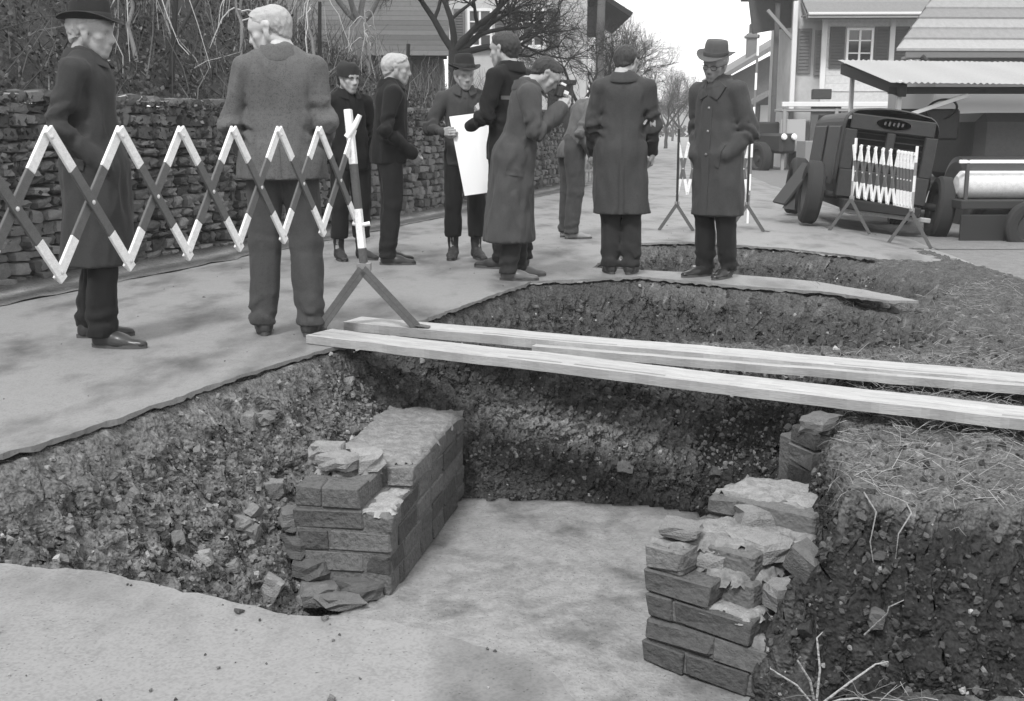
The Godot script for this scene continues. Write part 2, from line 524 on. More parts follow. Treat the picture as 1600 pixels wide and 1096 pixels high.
func build_ground() -> void:
	prepare_pits()
	# excavated soil: uneven mesh, finer in the near pit, pushed about sideways as well as up and down
	var xs := PackedFloat32Array()
	var zs := PackedFloat32Array()
	var x := -2.95
	while x < 4.25:
		xs.append(x)
		x += 0.017 if x < 1.75 else 0.035
	var z := -11.95
	while z < -1.2:
		zs.append(z)
		z += 0.034 if z < -8.9 else (0.026 if z < -6.4 else (0.012 if z < -5.8 else 0.017))
	var nu := xs.size()
	var nv := zs.size()
	var pts := PackedVector3Array()
	var cols := PackedColorArray()
	var keep := PackedByteArray()
	pts.resize(nu * nv); cols.resize(nu * nv); keep.resize(nu * nv)
	road_outline()
	for b in nv:
		for a in nu:
			var px := xs[a]
			var pz := zs[b]
			var k := b * nu + a
			if Geometry2D.is_point_in_polygon(Vector2(px, pz), road_inner) and Geometry2D.is_point_in_polygon(Vector2(px + 0.0013, pz + 0.0007), road_inner):
				pts[k] = V(px, -0.1, pz); keep[k] = 0
				continue
			keep[k] = 1
			var h := soil_height(px, pz)
			var p := V(px, h, pz)
			var deep := smoothstep(-0.05, -0.2, h)
			var rough := lerpf(0.25 if px < 0.9 else 0.4, 1.0, deep)
			var c1 := n1.get_noise_3d(px * 7.0, h * 7.0, pz * 7.0)
			var c2 := n2.get_noise_3d(px * 22.0, h * 22.0, pz * 22.0)
			var c3 := n2.get_noise_3d(px * 9.0 + 50.0, h * 9.0, pz * 9.0)
			var c4 := n3.get_noise_3d(px * 26.0 + 9.0, h * 26.0, pz * 26.0)
			var c5 := absf(n2.get_noise_3d(px * 13.0, h * 13.0 + 7.0, pz * 13.0))
			p.y += rough * (0.05 * c1 + 0.028 * c2 - 0.03 * c5)
			p.x += rough * (0.05 * c3 + 0.024 * c4)
			p.z += rough * (0.055 * n1.get_noise_3d(px * 8.0, h * 8.0 + 40.0, pz * 8.0) + 0.03 * c4 - 0.03 * c5)
			if pz < -5.75 and pz > -6.45 and deep > 0.0: p.z += 0.035 * deep * n1.get_noise_3d(px * 2.5, h * 11.0, 3.0)
			pts[k] = p
			# tone of the earth: pale gravelly fill on the left, darker below the top on the right, a pale band of rubble in the far side
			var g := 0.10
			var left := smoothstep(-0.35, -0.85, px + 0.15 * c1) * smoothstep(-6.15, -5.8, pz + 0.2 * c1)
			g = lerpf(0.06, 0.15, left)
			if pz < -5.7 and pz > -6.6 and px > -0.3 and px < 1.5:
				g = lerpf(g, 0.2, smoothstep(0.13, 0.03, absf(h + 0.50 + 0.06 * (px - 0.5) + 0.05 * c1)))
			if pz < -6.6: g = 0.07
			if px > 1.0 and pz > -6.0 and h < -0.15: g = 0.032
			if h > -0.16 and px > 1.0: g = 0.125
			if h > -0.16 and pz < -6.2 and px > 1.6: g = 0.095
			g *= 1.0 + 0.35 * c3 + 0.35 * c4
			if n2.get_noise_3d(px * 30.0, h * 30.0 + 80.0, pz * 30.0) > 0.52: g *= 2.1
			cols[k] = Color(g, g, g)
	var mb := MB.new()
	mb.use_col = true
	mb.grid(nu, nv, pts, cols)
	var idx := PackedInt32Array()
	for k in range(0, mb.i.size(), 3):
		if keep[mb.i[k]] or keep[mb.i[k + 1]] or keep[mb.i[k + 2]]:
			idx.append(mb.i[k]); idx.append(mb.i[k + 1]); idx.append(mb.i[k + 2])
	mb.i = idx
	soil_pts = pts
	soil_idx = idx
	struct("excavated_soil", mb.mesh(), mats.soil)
	# the asphalt sheet with its broken edge
	var ids := Geometry2D.triangulate_polygon(road_poly)
	var rb := MB.new()
	for k in range(0, ids.size(), 3):
		var t := []
		for q in 3: t.append(V(road_poly[ids[k + q]].x, 0, road_poly[ids[k + q]].y))
		rb.poly(t, Vector3.UP)
	var m := road_poly.size()
	for k in m:
		var p := road_poly[k]
		var q := road_poly[(k + 1) % m]
		var u := q - p
		var nn := V(u.y, 0.15, -u.x)
		var dr := 0.014 + 0.025 * absf(n2.get_noise_2d(p.x * 11.0, p.y * 11.0))
		var dq := 0.014 + 0.025 * absf(n2.get_noise_2d(q.x * 11.0, q.y * 11.0))
		rb.poly([V(p.x, 0, p.y), V(q.x, 0, q.y), V(q.x, -dq, q.y), V(p.x, -dr, p.y)], nn if road_clock else -nn)
	struct("road", rb.mesh(), mats.asphalt)
	# ground that carries on all round: earth sheets beside the soil mesh, then land to the horizon
	var gb := MB.new()
	for r in [[-300.0, -2.95, -12.0, 60.0], [4.2, 300.0, -12.0, 60.0], [-2.95, 4.2, -1.25, 60.0], [-300.0, 300.0, -700.0, -11.9]]:
		gb.poly([V(r[0], -0.11, r[2]), V(r[1], -0.11, r[2]), V(r[1], -0.11, r[3]), V(r[0], -0.11, r[3])], Vector3.UP)
	struct("ground", gb.mesh(), mats.dirt)
	# the yard on the right falls away from the road
	var yb := MB.new()
	var yp := PackedVector3Array()
	for b in 40:
		for a in 24:
			var zz := -9.6 - b * 1.1
			var xx := 3.05 + (-9.6 - zz) * 0.1 + a * 0.5 + (a * a) * 0.02
			if b == 0: zz = -10.75 + 1.15 * clampf(a * 0.3, 0.0, 1.0) + 0.25 * n1.get_noise_2d(xx * 1.5, 3.0)
			yp.append(V(xx, yard_y(xx, zz) + 0.012 * n1.get_noise_2d(xx, zz) - (0.03 if a == 0 else 0.0) - (0.05 if b == 0 else 0.0), zz))
	yp.reverse()
	yb.grid(24, 40, yp)
	struct("yard", yb.mesh(), mats.asphalt)
	# trodden mortar floor of the cellar
	var fp := PackedVector2Array([Vector2(-0.6, -4.55), Vector2(-0.3, -6.0), Vector2(0.35, -5.92), Vector2(0.75, -5.86), Vector2(1.0, -5.7), Vector2(0.98, -5.2), Vector2(1.05, -4.5), Vector2(0.95, -3.9), Vector2(0.85, -3.6), Vector2(0.78, -3.0), Vector2(0.5, -2.5), Vector2(-0.3, -2.6), Vector2(-0.95, -3.2), Vector2(-1.0, -4.2), Vector2(-0.75, -4.5)])
	var fm := MB.new()
	var fn := 92
	var fq := PackedVector3Array()
	var fk := PackedByteArray()
	for b in fn:
		for a in fn:
			var q := Vector2(-1.05 + a * 0.0245, -6.05 + b * 0.041)
			var r := q + Vector2(n1.get_noise_2d(q.x * 6.0, q.y * 6.0), n1.get_noise_2d(q.x * 6.0 + 9.0, q.y * 6.0)) * 0.05
			fk.append(1 if Geometry2D.is_point_in_polygon(r, fp) else 0)
			var hh := -0.85 + 0.012 * n1.get_noise_2d(q.x * 1.5, q.y * 1.5) + 0.004 * n2.get_noise_2d(q.x * 9.0, q.y * 9.0)
			fq.append(V(q.x, hh if fk[-1] else -0.93, q.y))
	fm.grid(fn, fn, fq)
	idx = PackedInt32Array()
	for k in range(0, fm.i.size(), 3):
		if fk[fm.i[k]] or fk[fm.i[k + 1]] or fk[fm.i[k + 2]]:
			idx.append(fm.i[k]); idx.append(fm.i[k + 1]); idx.append(fm.i[k + 2])
	fm.i = idx
	struct("mortar_floor", fm.mesh(), mats.mortar_floor)

func yard_y(x: float, z: float) -> float:
	return 0.004 - 0.12 * clampf(x - 3.3 + (z + 9.6) * 0.1, 0.0, 3.2)

var road_poly := PackedVector2Array()
var road_inner := PackedVector2Array()
var road_clock := true
func road_outline() -> void:
	var edge := [[3.36, -10.5], [3.28, -10.2], [3.16, -10.36], [2.68, -11.04], [1.84, -11.67], [1.24, -11.54], [0.92, -10.4], [0.67, -9.49], [1.06, -9.31], [1.75, -9.06], [2.34, -8.6], [2.66, -7.9], [2.76, -7.62], [2.56, -7.62], [2.21, -8.08], [1.63, -8.42], [1.01, -8.9], [0.15, -8.6], [-0.55, -6.83], [-0.72, -6.45], [-0.82, -6.15], [-0.99, -5.91], [-1.34, -5.14], [-1.65, -4.3], [-1.85, -3.9], [-2.2, -3.62], [-2.75, -3.3], [-2.1, -3.0], [-1.12, -2.84], [-0.57, -2.57], [-0.27, -2.52], [0.07, -2.3], [0.13, -2.14], [0.18, -1.8], [0.3, -1.5]]
	road_poly = ragged(edge, 0.035, 0.022, 3.0)
	for p in [[0.5, -1.3], [0.6, 6.0], [-9.5, 6.0], [-6.6, 0.0], [-4.95, -4.4], [-3.25, -9.5], [-1.25, -15.4], [1.1, -23.2], [4.0, -40.0], [16.0, -130.0], [45.0, -300.0], [62.0, -300.0], [26.0, -130.0], [12.0, -70.0], [6.9, -46.0], [5.35, -30.0], [4.15, -18.0], [3.65, -13.0]]:
		road_poly.append(Vector2(p[0], p[1]))
	road_clock = Geometry2D.is_polygon_clockwise(road_poly)
	var sh := Geometry2D.offset_polygon(road_poly, -0.12)
	road_inner = sh[0]
	for s in sh:
		if s.size() > road_inner.size(): road_inner = s
# ==================================================================== masonry in the pit
func brick_variant(size: Vector3, sd: int, chip := 0.006) -> ArrayMesh:
	var r := RandomNumberGenerator.new()
	r.seed = sd
	var b := MB.new()
	b.use_col = true
	var g: float = [0.075, 0.095, 0.11, 0.13, 0.15, 0.085][sd % 6] * r.randf_range(0.9, 1.1)
	b.col = Color(g, g, g)
	b.box(Transform3D(), size, 0.007, chip, r)
	return b.mesh()

# courses of bricks along an axis frame: along (u), across (w), up; each row gives [start, end, offset from the face]
func lay_course(parent: Node, frame: Transform3D, y: float, hgt: float, u0: float, u1: float, face: float, deep: float, along_u: bool, ln: float, shift: float, cache: Dictionary) -> void:
	var u := u0
	var first := true
	while u < u1 - 0.03:
		var l := ln * rng.randf_range(0.82, 1.12)
		if first and shift > 0: l = ln * shift
		first = false
		if u + l > u1 - 0.06: l = u1 - u
		var q := snappedf(l, 0.02)
		var key := "%.2f_%.2f_%d_%d" % [q, deep, int(along_u), rng.randi() % 5]
		if not cache.has(key):
			var sz := V(q - 0.008, hgt - 0.009, deep) if along_u else V(deep, hgt - 0.009, q - 0.008)
			cache[key] = brick_variant(sz, rng.randi(), 0.008)
		var o := part(parent, "brick", cache[key], mats.brick)
		var mid := (V(u + l * 0.5, 0, face) if along_u else V(face, 0, u + l * 0.5)) + V(0, y + hgt * 0.5, 0)
		o.transform = frame * Transform3D(Basis(Vector3.UP, rng.randf_range(-0.012, 0.012)) * Basis(Vector3.FORWARD, rng.randf_range(-0.01, 0.01)), mid + V(rng.randf_range(-0.004, 0.004), 0, rng.randf_range(-0.004, 0.004)))
		u += l

# lumpy mortar or earth lying on top of masonry: a small height sheet with sides, over a polygon in the frame's x-z plane
func lump_sheet(poly: PackedVector2Array, y: float, thick: float, rough: float, cell: float, grey: float, sd: float) -> ArrayMesh:
	cell *= 0.6
	var lo := Vector2(99, 99)
	var hi := Vector2(-99, -99)
	for p in poly:
		lo = lo.min(p); hi = hi.max(p)
	lo -= Vector2(0.06, 0.06)
	hi += Vector2(0.06, 0.06)
	var nu := int((hi.x - lo.x) / cell) + 2
	var nv := int((hi.y - lo.y) / cell) + 2
	var pts := PackedVector3Array()
	var cols := PackedColorArray()
	var keep := PackedByteArray()
	for b in nv:
		for a in nu:
			var q := lo + Vector2(a, b) * cell
			var r := q + Vector2(n1.get_noise_2d(q.x * 7.0 + sd, q.y * 7.0), n1.get_noise_2d(q.x * 7.0, q.y * 7.0 + sd)) * 0.04
			var sdist := 9.0
			for k in poly.size():
				var e := Geometry2D.get_closest_point_to_segment(r, poly[k], poly[(k + 1) % poly.size()])
				sdist = minf(sdist, e.distance_to(r))
			if not Geometry2D.is_point_in_polygon(r, poly): sdist = -sdist
			keep.append(1 if sdist > -0.012 else 0)
			var hh := thick * (0.75 + 0.6 * n1.get_noise_2d(q.x * 6.0 + sd, q.y * 6.0)) + rough * 0.6 * n1.get_noise_2d(q.x * 13.0, q.y * 13.0 + sd)
			pts.append(V(q.x, y + lerpf(-0.02, maxf(hh, 0.004), smoothstep(-0.012, 0.012, sdist + 0.01 * n2.get_noise_2d(q.x * 13.0, q.y * 13.0))), q.y))
			var g := grey * (1.0 + 0.3 * n2.get_noise_2d(q.x * 14.0, q.y * 14.0))
			cols.append(Color(g, g, g))
	var mb := MB.new()
	mb.use_col = true
	mb.grid(nu, nv, pts, cols)
	var idx := PackedInt32Array()
	for k in range(0, mb.i.size(), 3):
		if keep[mb.i[k]] and keep[mb.i[k + 1]] and keep[mb.i[k + 2]]:
			idx.append(mb.i[k]); idx.append(mb.i[k + 1]); idx.append(mb.i[k + 2])
	mb.i = idx
	return mb.mesh()

func core(parent: Node, boxes: Array, frame: Transform3D) -> void:
	var b := MB.new()
	b.use_col = true
	b.col = Color(0.13, 0.13, 0.13)
	for q in boxes:   # [centre, size]
		b.box(Transform3D(Basis(), q[0]), q[1], 0.01)
	var o := part(parent, "mortar_core", b.mesh(), mats.bed)
	o.transform = frame

func pf2(a: Array) -> PackedVector2Array:
	var o := PackedVector2Array()
	for p in a: o.append(Vector2(p[0], p[1]))
	return o

func build_pit_masonry() -> void:
	var ch := 0.096
	# left wall: near corner at its origin; local -z runs away from the camera along the right face, local -x runs left along the end face
	var lw := thing("brick_wall", "long low brick wall in the pit below the left road edge", "brick wall", V(-0.52, -0.85, -4.62), 0.0)
	lw.rotation.y = -0.185
	var fr := Transform3D()
	var cache := {}
	for c in 5:
		var y := c * ch
		var odd := c % 2 == 1
		var end_l: float = [0.30, 0.40, 0.42, 0.44, 0.44][c]
		var dp := 0.12
		if c < 4:
			# right face (bricks run in z), then the end face
			lay_course(lw, fr, y, ch, -1.40, -0.0 if odd else -0.13, -dp * 0.5, dp, false, 0.27, 0.7, cache)
			if c > 0: lay_course(lw, fr, y, ch, -end_l, -dp - 0.004 if odd else 0.0, -0.06 if not odd else -0.06, 0.12, true, 0.29, 0.5 if c == 2 else 0.0, cache)
		else:
			lay_course(lw, fr, y, ch, -1.40, -0.36, -dp * 0.5, dp, false, 0.27, 0.6, cache)
			lay_course(lw, fr, y, ch, -end_l, -0.135, -0.09, 0.15, true, 0.3, 0.4, cache)
	core(lw, [[V(-0.222, 0.189, -0.705), V(0.43, 0.378, 1.396)], [V(-0.222, 0.42, -0.88), V(0.43, 0.11, 1.03)], [V(-0.29, 0.42, -0.25), V(0.29, 0.1, 0.46)]], fr)
	var top := part(lw, "mortar_bed", lump_sheet(pf2([[-0.44, -1.44], [-0.02, -1.42], [-0.025, -0.4], [-0.16, -0.36], [-0.18, -0.26], [-0.3, -0.2], [-0.42, -0.22]]), 0.472, 0.022, 0.012, 0.018, 0.2, 4.0), mats.bed)
	top.name = "mortar_bed"
	part(lw, "mortar_bed", lump_sheet(pf2([[-0.12, -0.35], [-0.015, -0.35], [-0.015, -0.02], [-0.12, -0.02]]), 0.382, 0.004, 0.003, 0.02, 0.28, 8.0), mats.bed)
	for q in [[-0.30, 0.53, -0.24, 0.17, 0.07, 0.14, 0.22], [-0.2, 0.52, -0.33, 0.13, 0.09, 0.16, 0.25], [-0.40, 0.54, -0.34, 0.16, 0.09, 0.12, 0.2], [-0.13, 0.04, 0.02, 0.16, 0.08, 0.12, 0.1], [-0.31, 0.02, 0.05, 0.18, 0.09, 0.14, 0.12], [-0.36, 0.11, -0.02, 0.16, 0.09, 0.12, 0.1], [-0.44, 0.2, -0.06, 0.14, 0.1, 0.14, 0.1], [-0.46, 0.31, -0.07, 0.13, 0.09, 0.14, 0.12], [-0.2, 0.02, 0.12, 0.2, 0.06, 0.1, 0.14], [-0.33, 0.5, -0.5, 0.15, 0.06, 0.12, 0.22]]:
		var st := part(lw, "rubble_stone", tinted_rock(rng.randi(), q[6]), mats.stone)
		st.transform = Transform3D(Basis(Vector3.UP, rng.randf() * 3.0).scaled(V(q[3], q[4], q[5])), V(q[0], q[1], q[2]))
	# right pier: origin at its sharp near-left corner; local x runs along the face towards the lower right, local -z into the pier
	var rp := thing("brick_pier", "broken brick pier stepping down beside the right earth bank", "brick pier", V(0.5, -0.85, -4.02), 0.0)
	rp.rotation.y = -0.695
	cache = {}
	var ln := [0.72, 0.58, 0.44, 0.27, 0.16]
	for c in 5:
		lay_course(rp, fr, c * ch, ch, 0.0, ln[c], -0.07, 0.14, true, 0.3, [0.6, 1.0, 0.42, 0.9, 1.0][c], cache)
		lay_course(rp, fr, c * ch, ch, -0.66, -0.145, 0.07, 0.13, false, 0.27, 0.0, cache)
	core(rp, [[V(0.35, 0.047, -0.335), V(0.69, 0.094, 0.656)], [V(0.285, 0.14, -0.335), V(0.556, 0.09, 0.655)], [V(0.216, 0.236, -0.335), V(0.418, 0.09, 0.654)], [V(0.2, 0.33, -0.38), V(0.387, 0.1, 0.55)], [V(0.19, 0.425, -0.4), V(0.367, 0.1, 0.52)], [V(0.08, 0.425, -0.2), V(0.146, 0.1, 0.386)], [V(0.24, 0.51, -0.6), V(0.44, 0.11, 0.3)]], fr)
	part(rp, "mortar_bed", lump_sheet(pf2([[0.0, -0.02], [0.13, -0.02], [0.16, -0.13], [0.32, -0.16], [0.36, -0.32], [0.5, -0.42], [0.42, -0.55], [0.12, -0.45], [0.0, -0.3]]), 0.468, 0.025, 0.012, 0.015, 0.2, 12.0), mats.bed)
	part(rp, "mortar_bed", lump_sheet(pf2([[0.14, -0.1], [0.34, -0.08], [0.4, -0.2], [0.42, -0.36], [0.2, -0.4]]), 0.372, 0.035, 0.012, 0.015, 0.19, 15.0), mats.bed)
	part(rp, "mortar_bed", lump_sheet(pf2([[0.2, -0.02], [0.42, -0.02], [0.46, -0.14], [0.3, -0.2]]), 0.285, 0.01, 0.006, 0.016, 0.24, 18.0), mats.bed)
	part(rp, "mortar_bed", lump_sheet(pf2([[0.42, -0.02], [0.6, -0.02], [0.62, -0.2], [0.5, -0.3], [0.38, -0.25]]), 0.185, 0.04, 0.015, 0.016, 0.18, 21.0), mats.bed)
	part(rp, "mortar_bed", lump_sheet(pf2([[0.0, -0.46], [0.14, -0.46], [0.44, -0.52], [0.5, -0.66], [0.3, -0.8], [0.05, -0.72]]), 0.556, 0.025, 0.012, 0.015, 0.22, 25.0), mats.bed)
	lay_course(rp, fr, 5 * ch, ch * 0.9, -0.62, -0.42, 0.07, 0.13, false, 0.16, 0.0, cache)
	for q in [[0.32, 0.46, -0.3, 0.2, 0.08, 0.16], [0.2, 0.5, -0.5, 0.22, 0.1, 0.2], [0.36, 0.53, -0.6, 0.2, 0.09, 0.17], [0.5, 0.42, -0.4, 0.18, 0.12, 0.16], [0.56, 0.2, -0.3, 0.2, 0.12, 0.18], [0.6, 0.26, -0.16, 0.15, 0.07, 0.13], [0.66, 0.08, -0.1, 0.16, 0.1, 0.16], [0.46, 0.33, -0.22, 0.15, 0.1, 0.14], [0.08, 0.52, -0.12, 0.16, 0.05, 0.14], [0.2, 0.41, -0.16, 0.12, 0.08, 0.1]]:
		var st := part(rp, "rubble_stone", tinted_rock(rng.randi(), rng.randf_range(0.16, 0.34)), mats.stone)
		st.transform = Transform3D(Basis(Vector3.UP, rng.randf() * 3.0).scaled(V(q[3], q[4], q[5])), V(q[0], q[1], q[2]))
	# fragment of wall at the back, against the right bank
	var bf := thing("brick_wall_fragment", "narrow brick wall fragment standing at the back right of the pit", "brick wall", V(1.43, -0.85, -5.22), 0.0)
	bf.rotation.y = 0.35
	cache = {}
	for c in 6:
		lay_course(bf, fr, c * ch, ch, 0.0, 0.16, -0.1, 0.2, true, 0.16, 0.0, cache)
	core(bf, [[V(0.08, 0.25, -0.2), V(0.13, 0.5, 0.2)]], fr)
	for q in [[0.09, 0.6, -0.06, 0.17, 0.09, 0.14], [0.15, 0.42, 0.0, 0.12, 0.09, 0.1], [0.12, 0.22, 0.02, 0.14, 0.1, 0.1], [0.14, 0.31, 0.0, 0.12, 0.08, 0.1]]:
		var st := part(bf, "rubble_stone", tinted_rock(rng.randi(), 0.17), mats.stone)
		st.transform = Transform3D(Basis(Vector3.UP, rng.randf() * 3.0).scaled(V(q[3], q[4], q[5])), V(q[0], q[1], q[2]))

var rock_cache := {}
func tinted_rock(sd: int, grey: float) -> ArrayMesh:
	var key := "%d_%d" % [absi(sd) % 7, int(grey * 25.0)]
	if rock_cache.has(key): return rock_cache[key]
	var src := rock(absi(sd) % 7 + 3, 3, 0.6, 0.2, true)
	var arr := src.surface_get_arrays(0)
	var c := PackedColorArray()
	c.resize(arr[Mesh.ARRAY_VERTEX].size())
	var g := (int(grey * 25.0) + 0.5) / 25.0
	c.fill(Color(g, g, g))
	arr[Mesh.ARRAY_COLOR] = c
	var m := ArrayMesh.new()
	m.add_surface_from_arrays(Mesh.PRIMITIVE_TRIANGLES, arr)
	rock_cache[key] = m
	return m

# ==================================================================== planks
func plank_mesh(length: float, width: float, thick: float, sd: float, bow: float) -> ArrayMesh:
	var b := MB.new()
	b.use_col = true
	var m := 120
	var rows := 9
	var ring := []
	for k in m + 1:
		var u := -length * 0.5 + length * k / m
		var y := bow * (1.0 - pow(2.0 * u / length, 2.0)) + 0.006 * n1.get_noise_2d(u * 1.2, sd)
		var w := width * (1.0 + 0.05 * n1.get_noise_2d(u * 1.6, sd + 5.0) + 0.02 * n2.get_noise_2d(u * 9.0, sd))
		var r := []
		for q in [[-0.5, 0.02], [-0.48, 0.0], [0.48, 0.0], [0.5, 0.02]]:
			r.append(V(u, y + thick * (1.0 - q[1] * 4.0 * 0.1), q[0] * w))
		r.append(V(u, y, 0.5 * w - 0.003)); r.append(V(u, y, -0.5 * w + 0.003))
		ring.append(r)
	for k in m:
		for s in 6:
			var p: Vector3 = ring[k][s]
			var q: Vector3 = ring[k][(s + 1) % 6]
			var p2: Vector3 = ring[k + 1][s]
			var q2: Vector3 = ring[k + 1][(s + 1) % 6]
			var g := 0.33 + 0.08 * n1.get_noise_2d(k * 0.09, sd + s)
			if s == 3: g = 0.31 + 0.09 * n2.get_noise_2d(k * 0.12, sd)
			if s == 1:
				for e in rows:   # the top in strips of grain
					var a0 := p.lerp(q, float(e) / rows)
					var a1 := p.lerp(q, float(e + 1) / rows)
					var b0 := p2.lerp(q2, float(e) / rows)
					var b1 := p2.lerp(q2, float(e + 1) / rows)
					var gg := 0.36 + 0.08 * n1.get_noise_2d(k * 0.05, sd + e * 3.1) + 0.04 * n2.get_noise_2d(k * 0.2, sd + e * 7.0)
					if e == rows - 2 and n1.get_noise_2d(k * 0.025, sd + 44.0) > 0.15: gg *= 0.6
					b.col = Color(gg, gg, gg)
					b.poly([a0, a1, b1, b0], Vector3.UP)
				continue
			b.col = Color(g, g, g)
			var ctr: Vector3 = (ring[k][0] + ring[k][4]) * 0.5
			b.poly([p, q, q2, p2], (p + q) * 0.5 - ctr)
	b.col = Color(0.4, 0.4, 0.4)
	b.poly(ring[0], V(-1, 0, 0))
	b.poly(ring[m], V(1, 0, 0))
	return b.mesh()

func build_planks() -> void:
	for q in [[V(-1.06, 0.006, -6.14), V(2.42, -0.02, -4.2), 0.23, 0.045, "long pale plank nearest the camera, lying across the pit"], [V(-0.93, 0.006, -6.52), V(2.75, -0.03, -4.93), 0.21, 0.05, "wide pale plank behind the front one, under the barrier foot"], [V(0.12, -0.02, -5.93), V(2.9, -0.03, -4.74), 0.08, 0.04, "narrow pale batten lying along the right half of the rear plank"]]:
		var p: Vector3 = q[0]
		var e: Vector3 = q[1]
		var o := part(self, "plank", plank_mesh((e - p).length(), q[2], q[3], p.x * 7.0, 0.0), mats.plank)
		var xx := (e - p).normalized()
		var zz := xx.cross(Vector3.UP).normalized()
		o.transform = Transform3D(Basis(xx, zz.cross(xx), zz), (p + e) * 0.5)
		tag(o, q[4], "plank", "planks over the pit")

# ==================================================================== trellis barriers
func slat_mesh(length: float, w: float, t: float, tip: float) -> ArrayMesh:
	var b := MB.new()
	b.use_col = true
	for s in [[-0.5, -0.5 + tip, 0.78], [-0.5 + tip, 0.5 - tip, 0.115], [0.5 - tip, 0.5, 0.78]]:
		b.col = Color(s[2], s[2], s[2])
		b.box(Transform3D(Basis(), V((s[0] + s[1]) * 0.5 * length, 0, 0)), V((s[1] - s[0]) * length, w, t), 0.002)
	return b.mesh()

# a run of crossed slats from a to b (points on the centre line), tops at y1 and bottoms at y0
func trellis(parent: Node3D, a: Vector3, b: Vector3, periods: int, y0: float, y1: float, w: float, t: float, tip: float) -> void:
	var dir := (b - a).normalized()
	var step := (b - a).length() / periods
	var side := dir.cross(Vector3.UP).normalized()
	var ln := Vector2(step, y1 - y0).length() + w * 0.8
	var mesh := slat_mesh(ln, w, t, tip)
	var bolt := MB.new()
	bolt.lathe([Vector2(0.0, t * 1.6), Vector2(0.007, t * 1.5), Vector2(0.009, t * 1.2), Vector2(0.009, -t * 1.2), Vector2(0.0, -t * 1.5)], 8)
	var bm := bolt.mesh()
	for k in periods:
		for s in [1, -1]:
			var p := a + dir * step * k
			var q := a + dir * step * (k + 1)
			p.y += y1 if s > 0 else y0
			q.y += y0 if s > 0 else y1
			var o := part(parent, "slat", mesh, mats.paint)
			var x := (q - p).normalized()
			o.transform = Transform3D(Basis(x, side.cross(x), side), (p + q) * 0.5 + side * (t * 0.55 * s))
		for yy in [y0 + w * 0.4, (y0 + y1) * 0.5, y1 - w * 0.4]:
			var o := part(parent, "bolt", bm, flat(0.5, 0.5))
			o.transform = Transform3D(Basis(side.cross(Vector3.UP), side, Vector3.UP), a + dir * step * (k + (0.5 if yy == (y0 + y1) * 0.5 else 1.0)) + Vector3.UP * yy)

func stand(parent: Node3D, foot: Vector3, top: Vector3, apex: float, spread: Vector3, w: float, bands: Array) -> void:
	# post of flat iron in painted bands, on two splayed legs of angle iron
	var y_ap := foot.lerp(top, apex)
	var b := MB.new()
	b.use_col = true
	for s in bands:
		b.col = Color(s[2], s[2], s[2])
		b.bar(y_ap.lerp(top, s[0]), y_ap.lerp(top, s[1]), w, w * 0.6, spread.normalized(), 0.003)
	part(parent, "post", b.mesh(), mats.paint)
	for s in [-1.0, 1.0]:
		var e: Vector3 = foot + spread * s
		var l := MB.new()
		l.use_col = true
		l.col = Color(0.075, 0.075, 0.075)
		var d := (e - y_ap).normalized()
		var out: Vector3 = spread.normalized() * s
		var fwd := spread.normalized().cross(Vector3.UP)
		l.bar(y_ap + fwd * w * 0.3, e, w * 1.1, 0.006, out, 0.001)
		l.col = Color(0.1, 0.1, 0.1)
		l.bar(y_ap + fwd * (w * 0.3 + w * 0.5), e + fwd * w * 0.5, 0.006, w * 0.9, out, 0.001)
		if s > 0: l.bar(e - d * 0.02 + fwd * w * 0.2, e + out * 0.07 + fwd * w * 0.2, w, 0.006, Vector3.UP, 0.001)
		part(parent, "leg", l.mesh(), mats.paint)
	var c := MB.new()
	c.box(Transform3D(Basis(), y_ap + Vector3.UP * 0.01), V(w * 1.25, 0.05, w), 0.004)
	part(parent, "collar", c.mesh(), flat(0.18, 0.6))

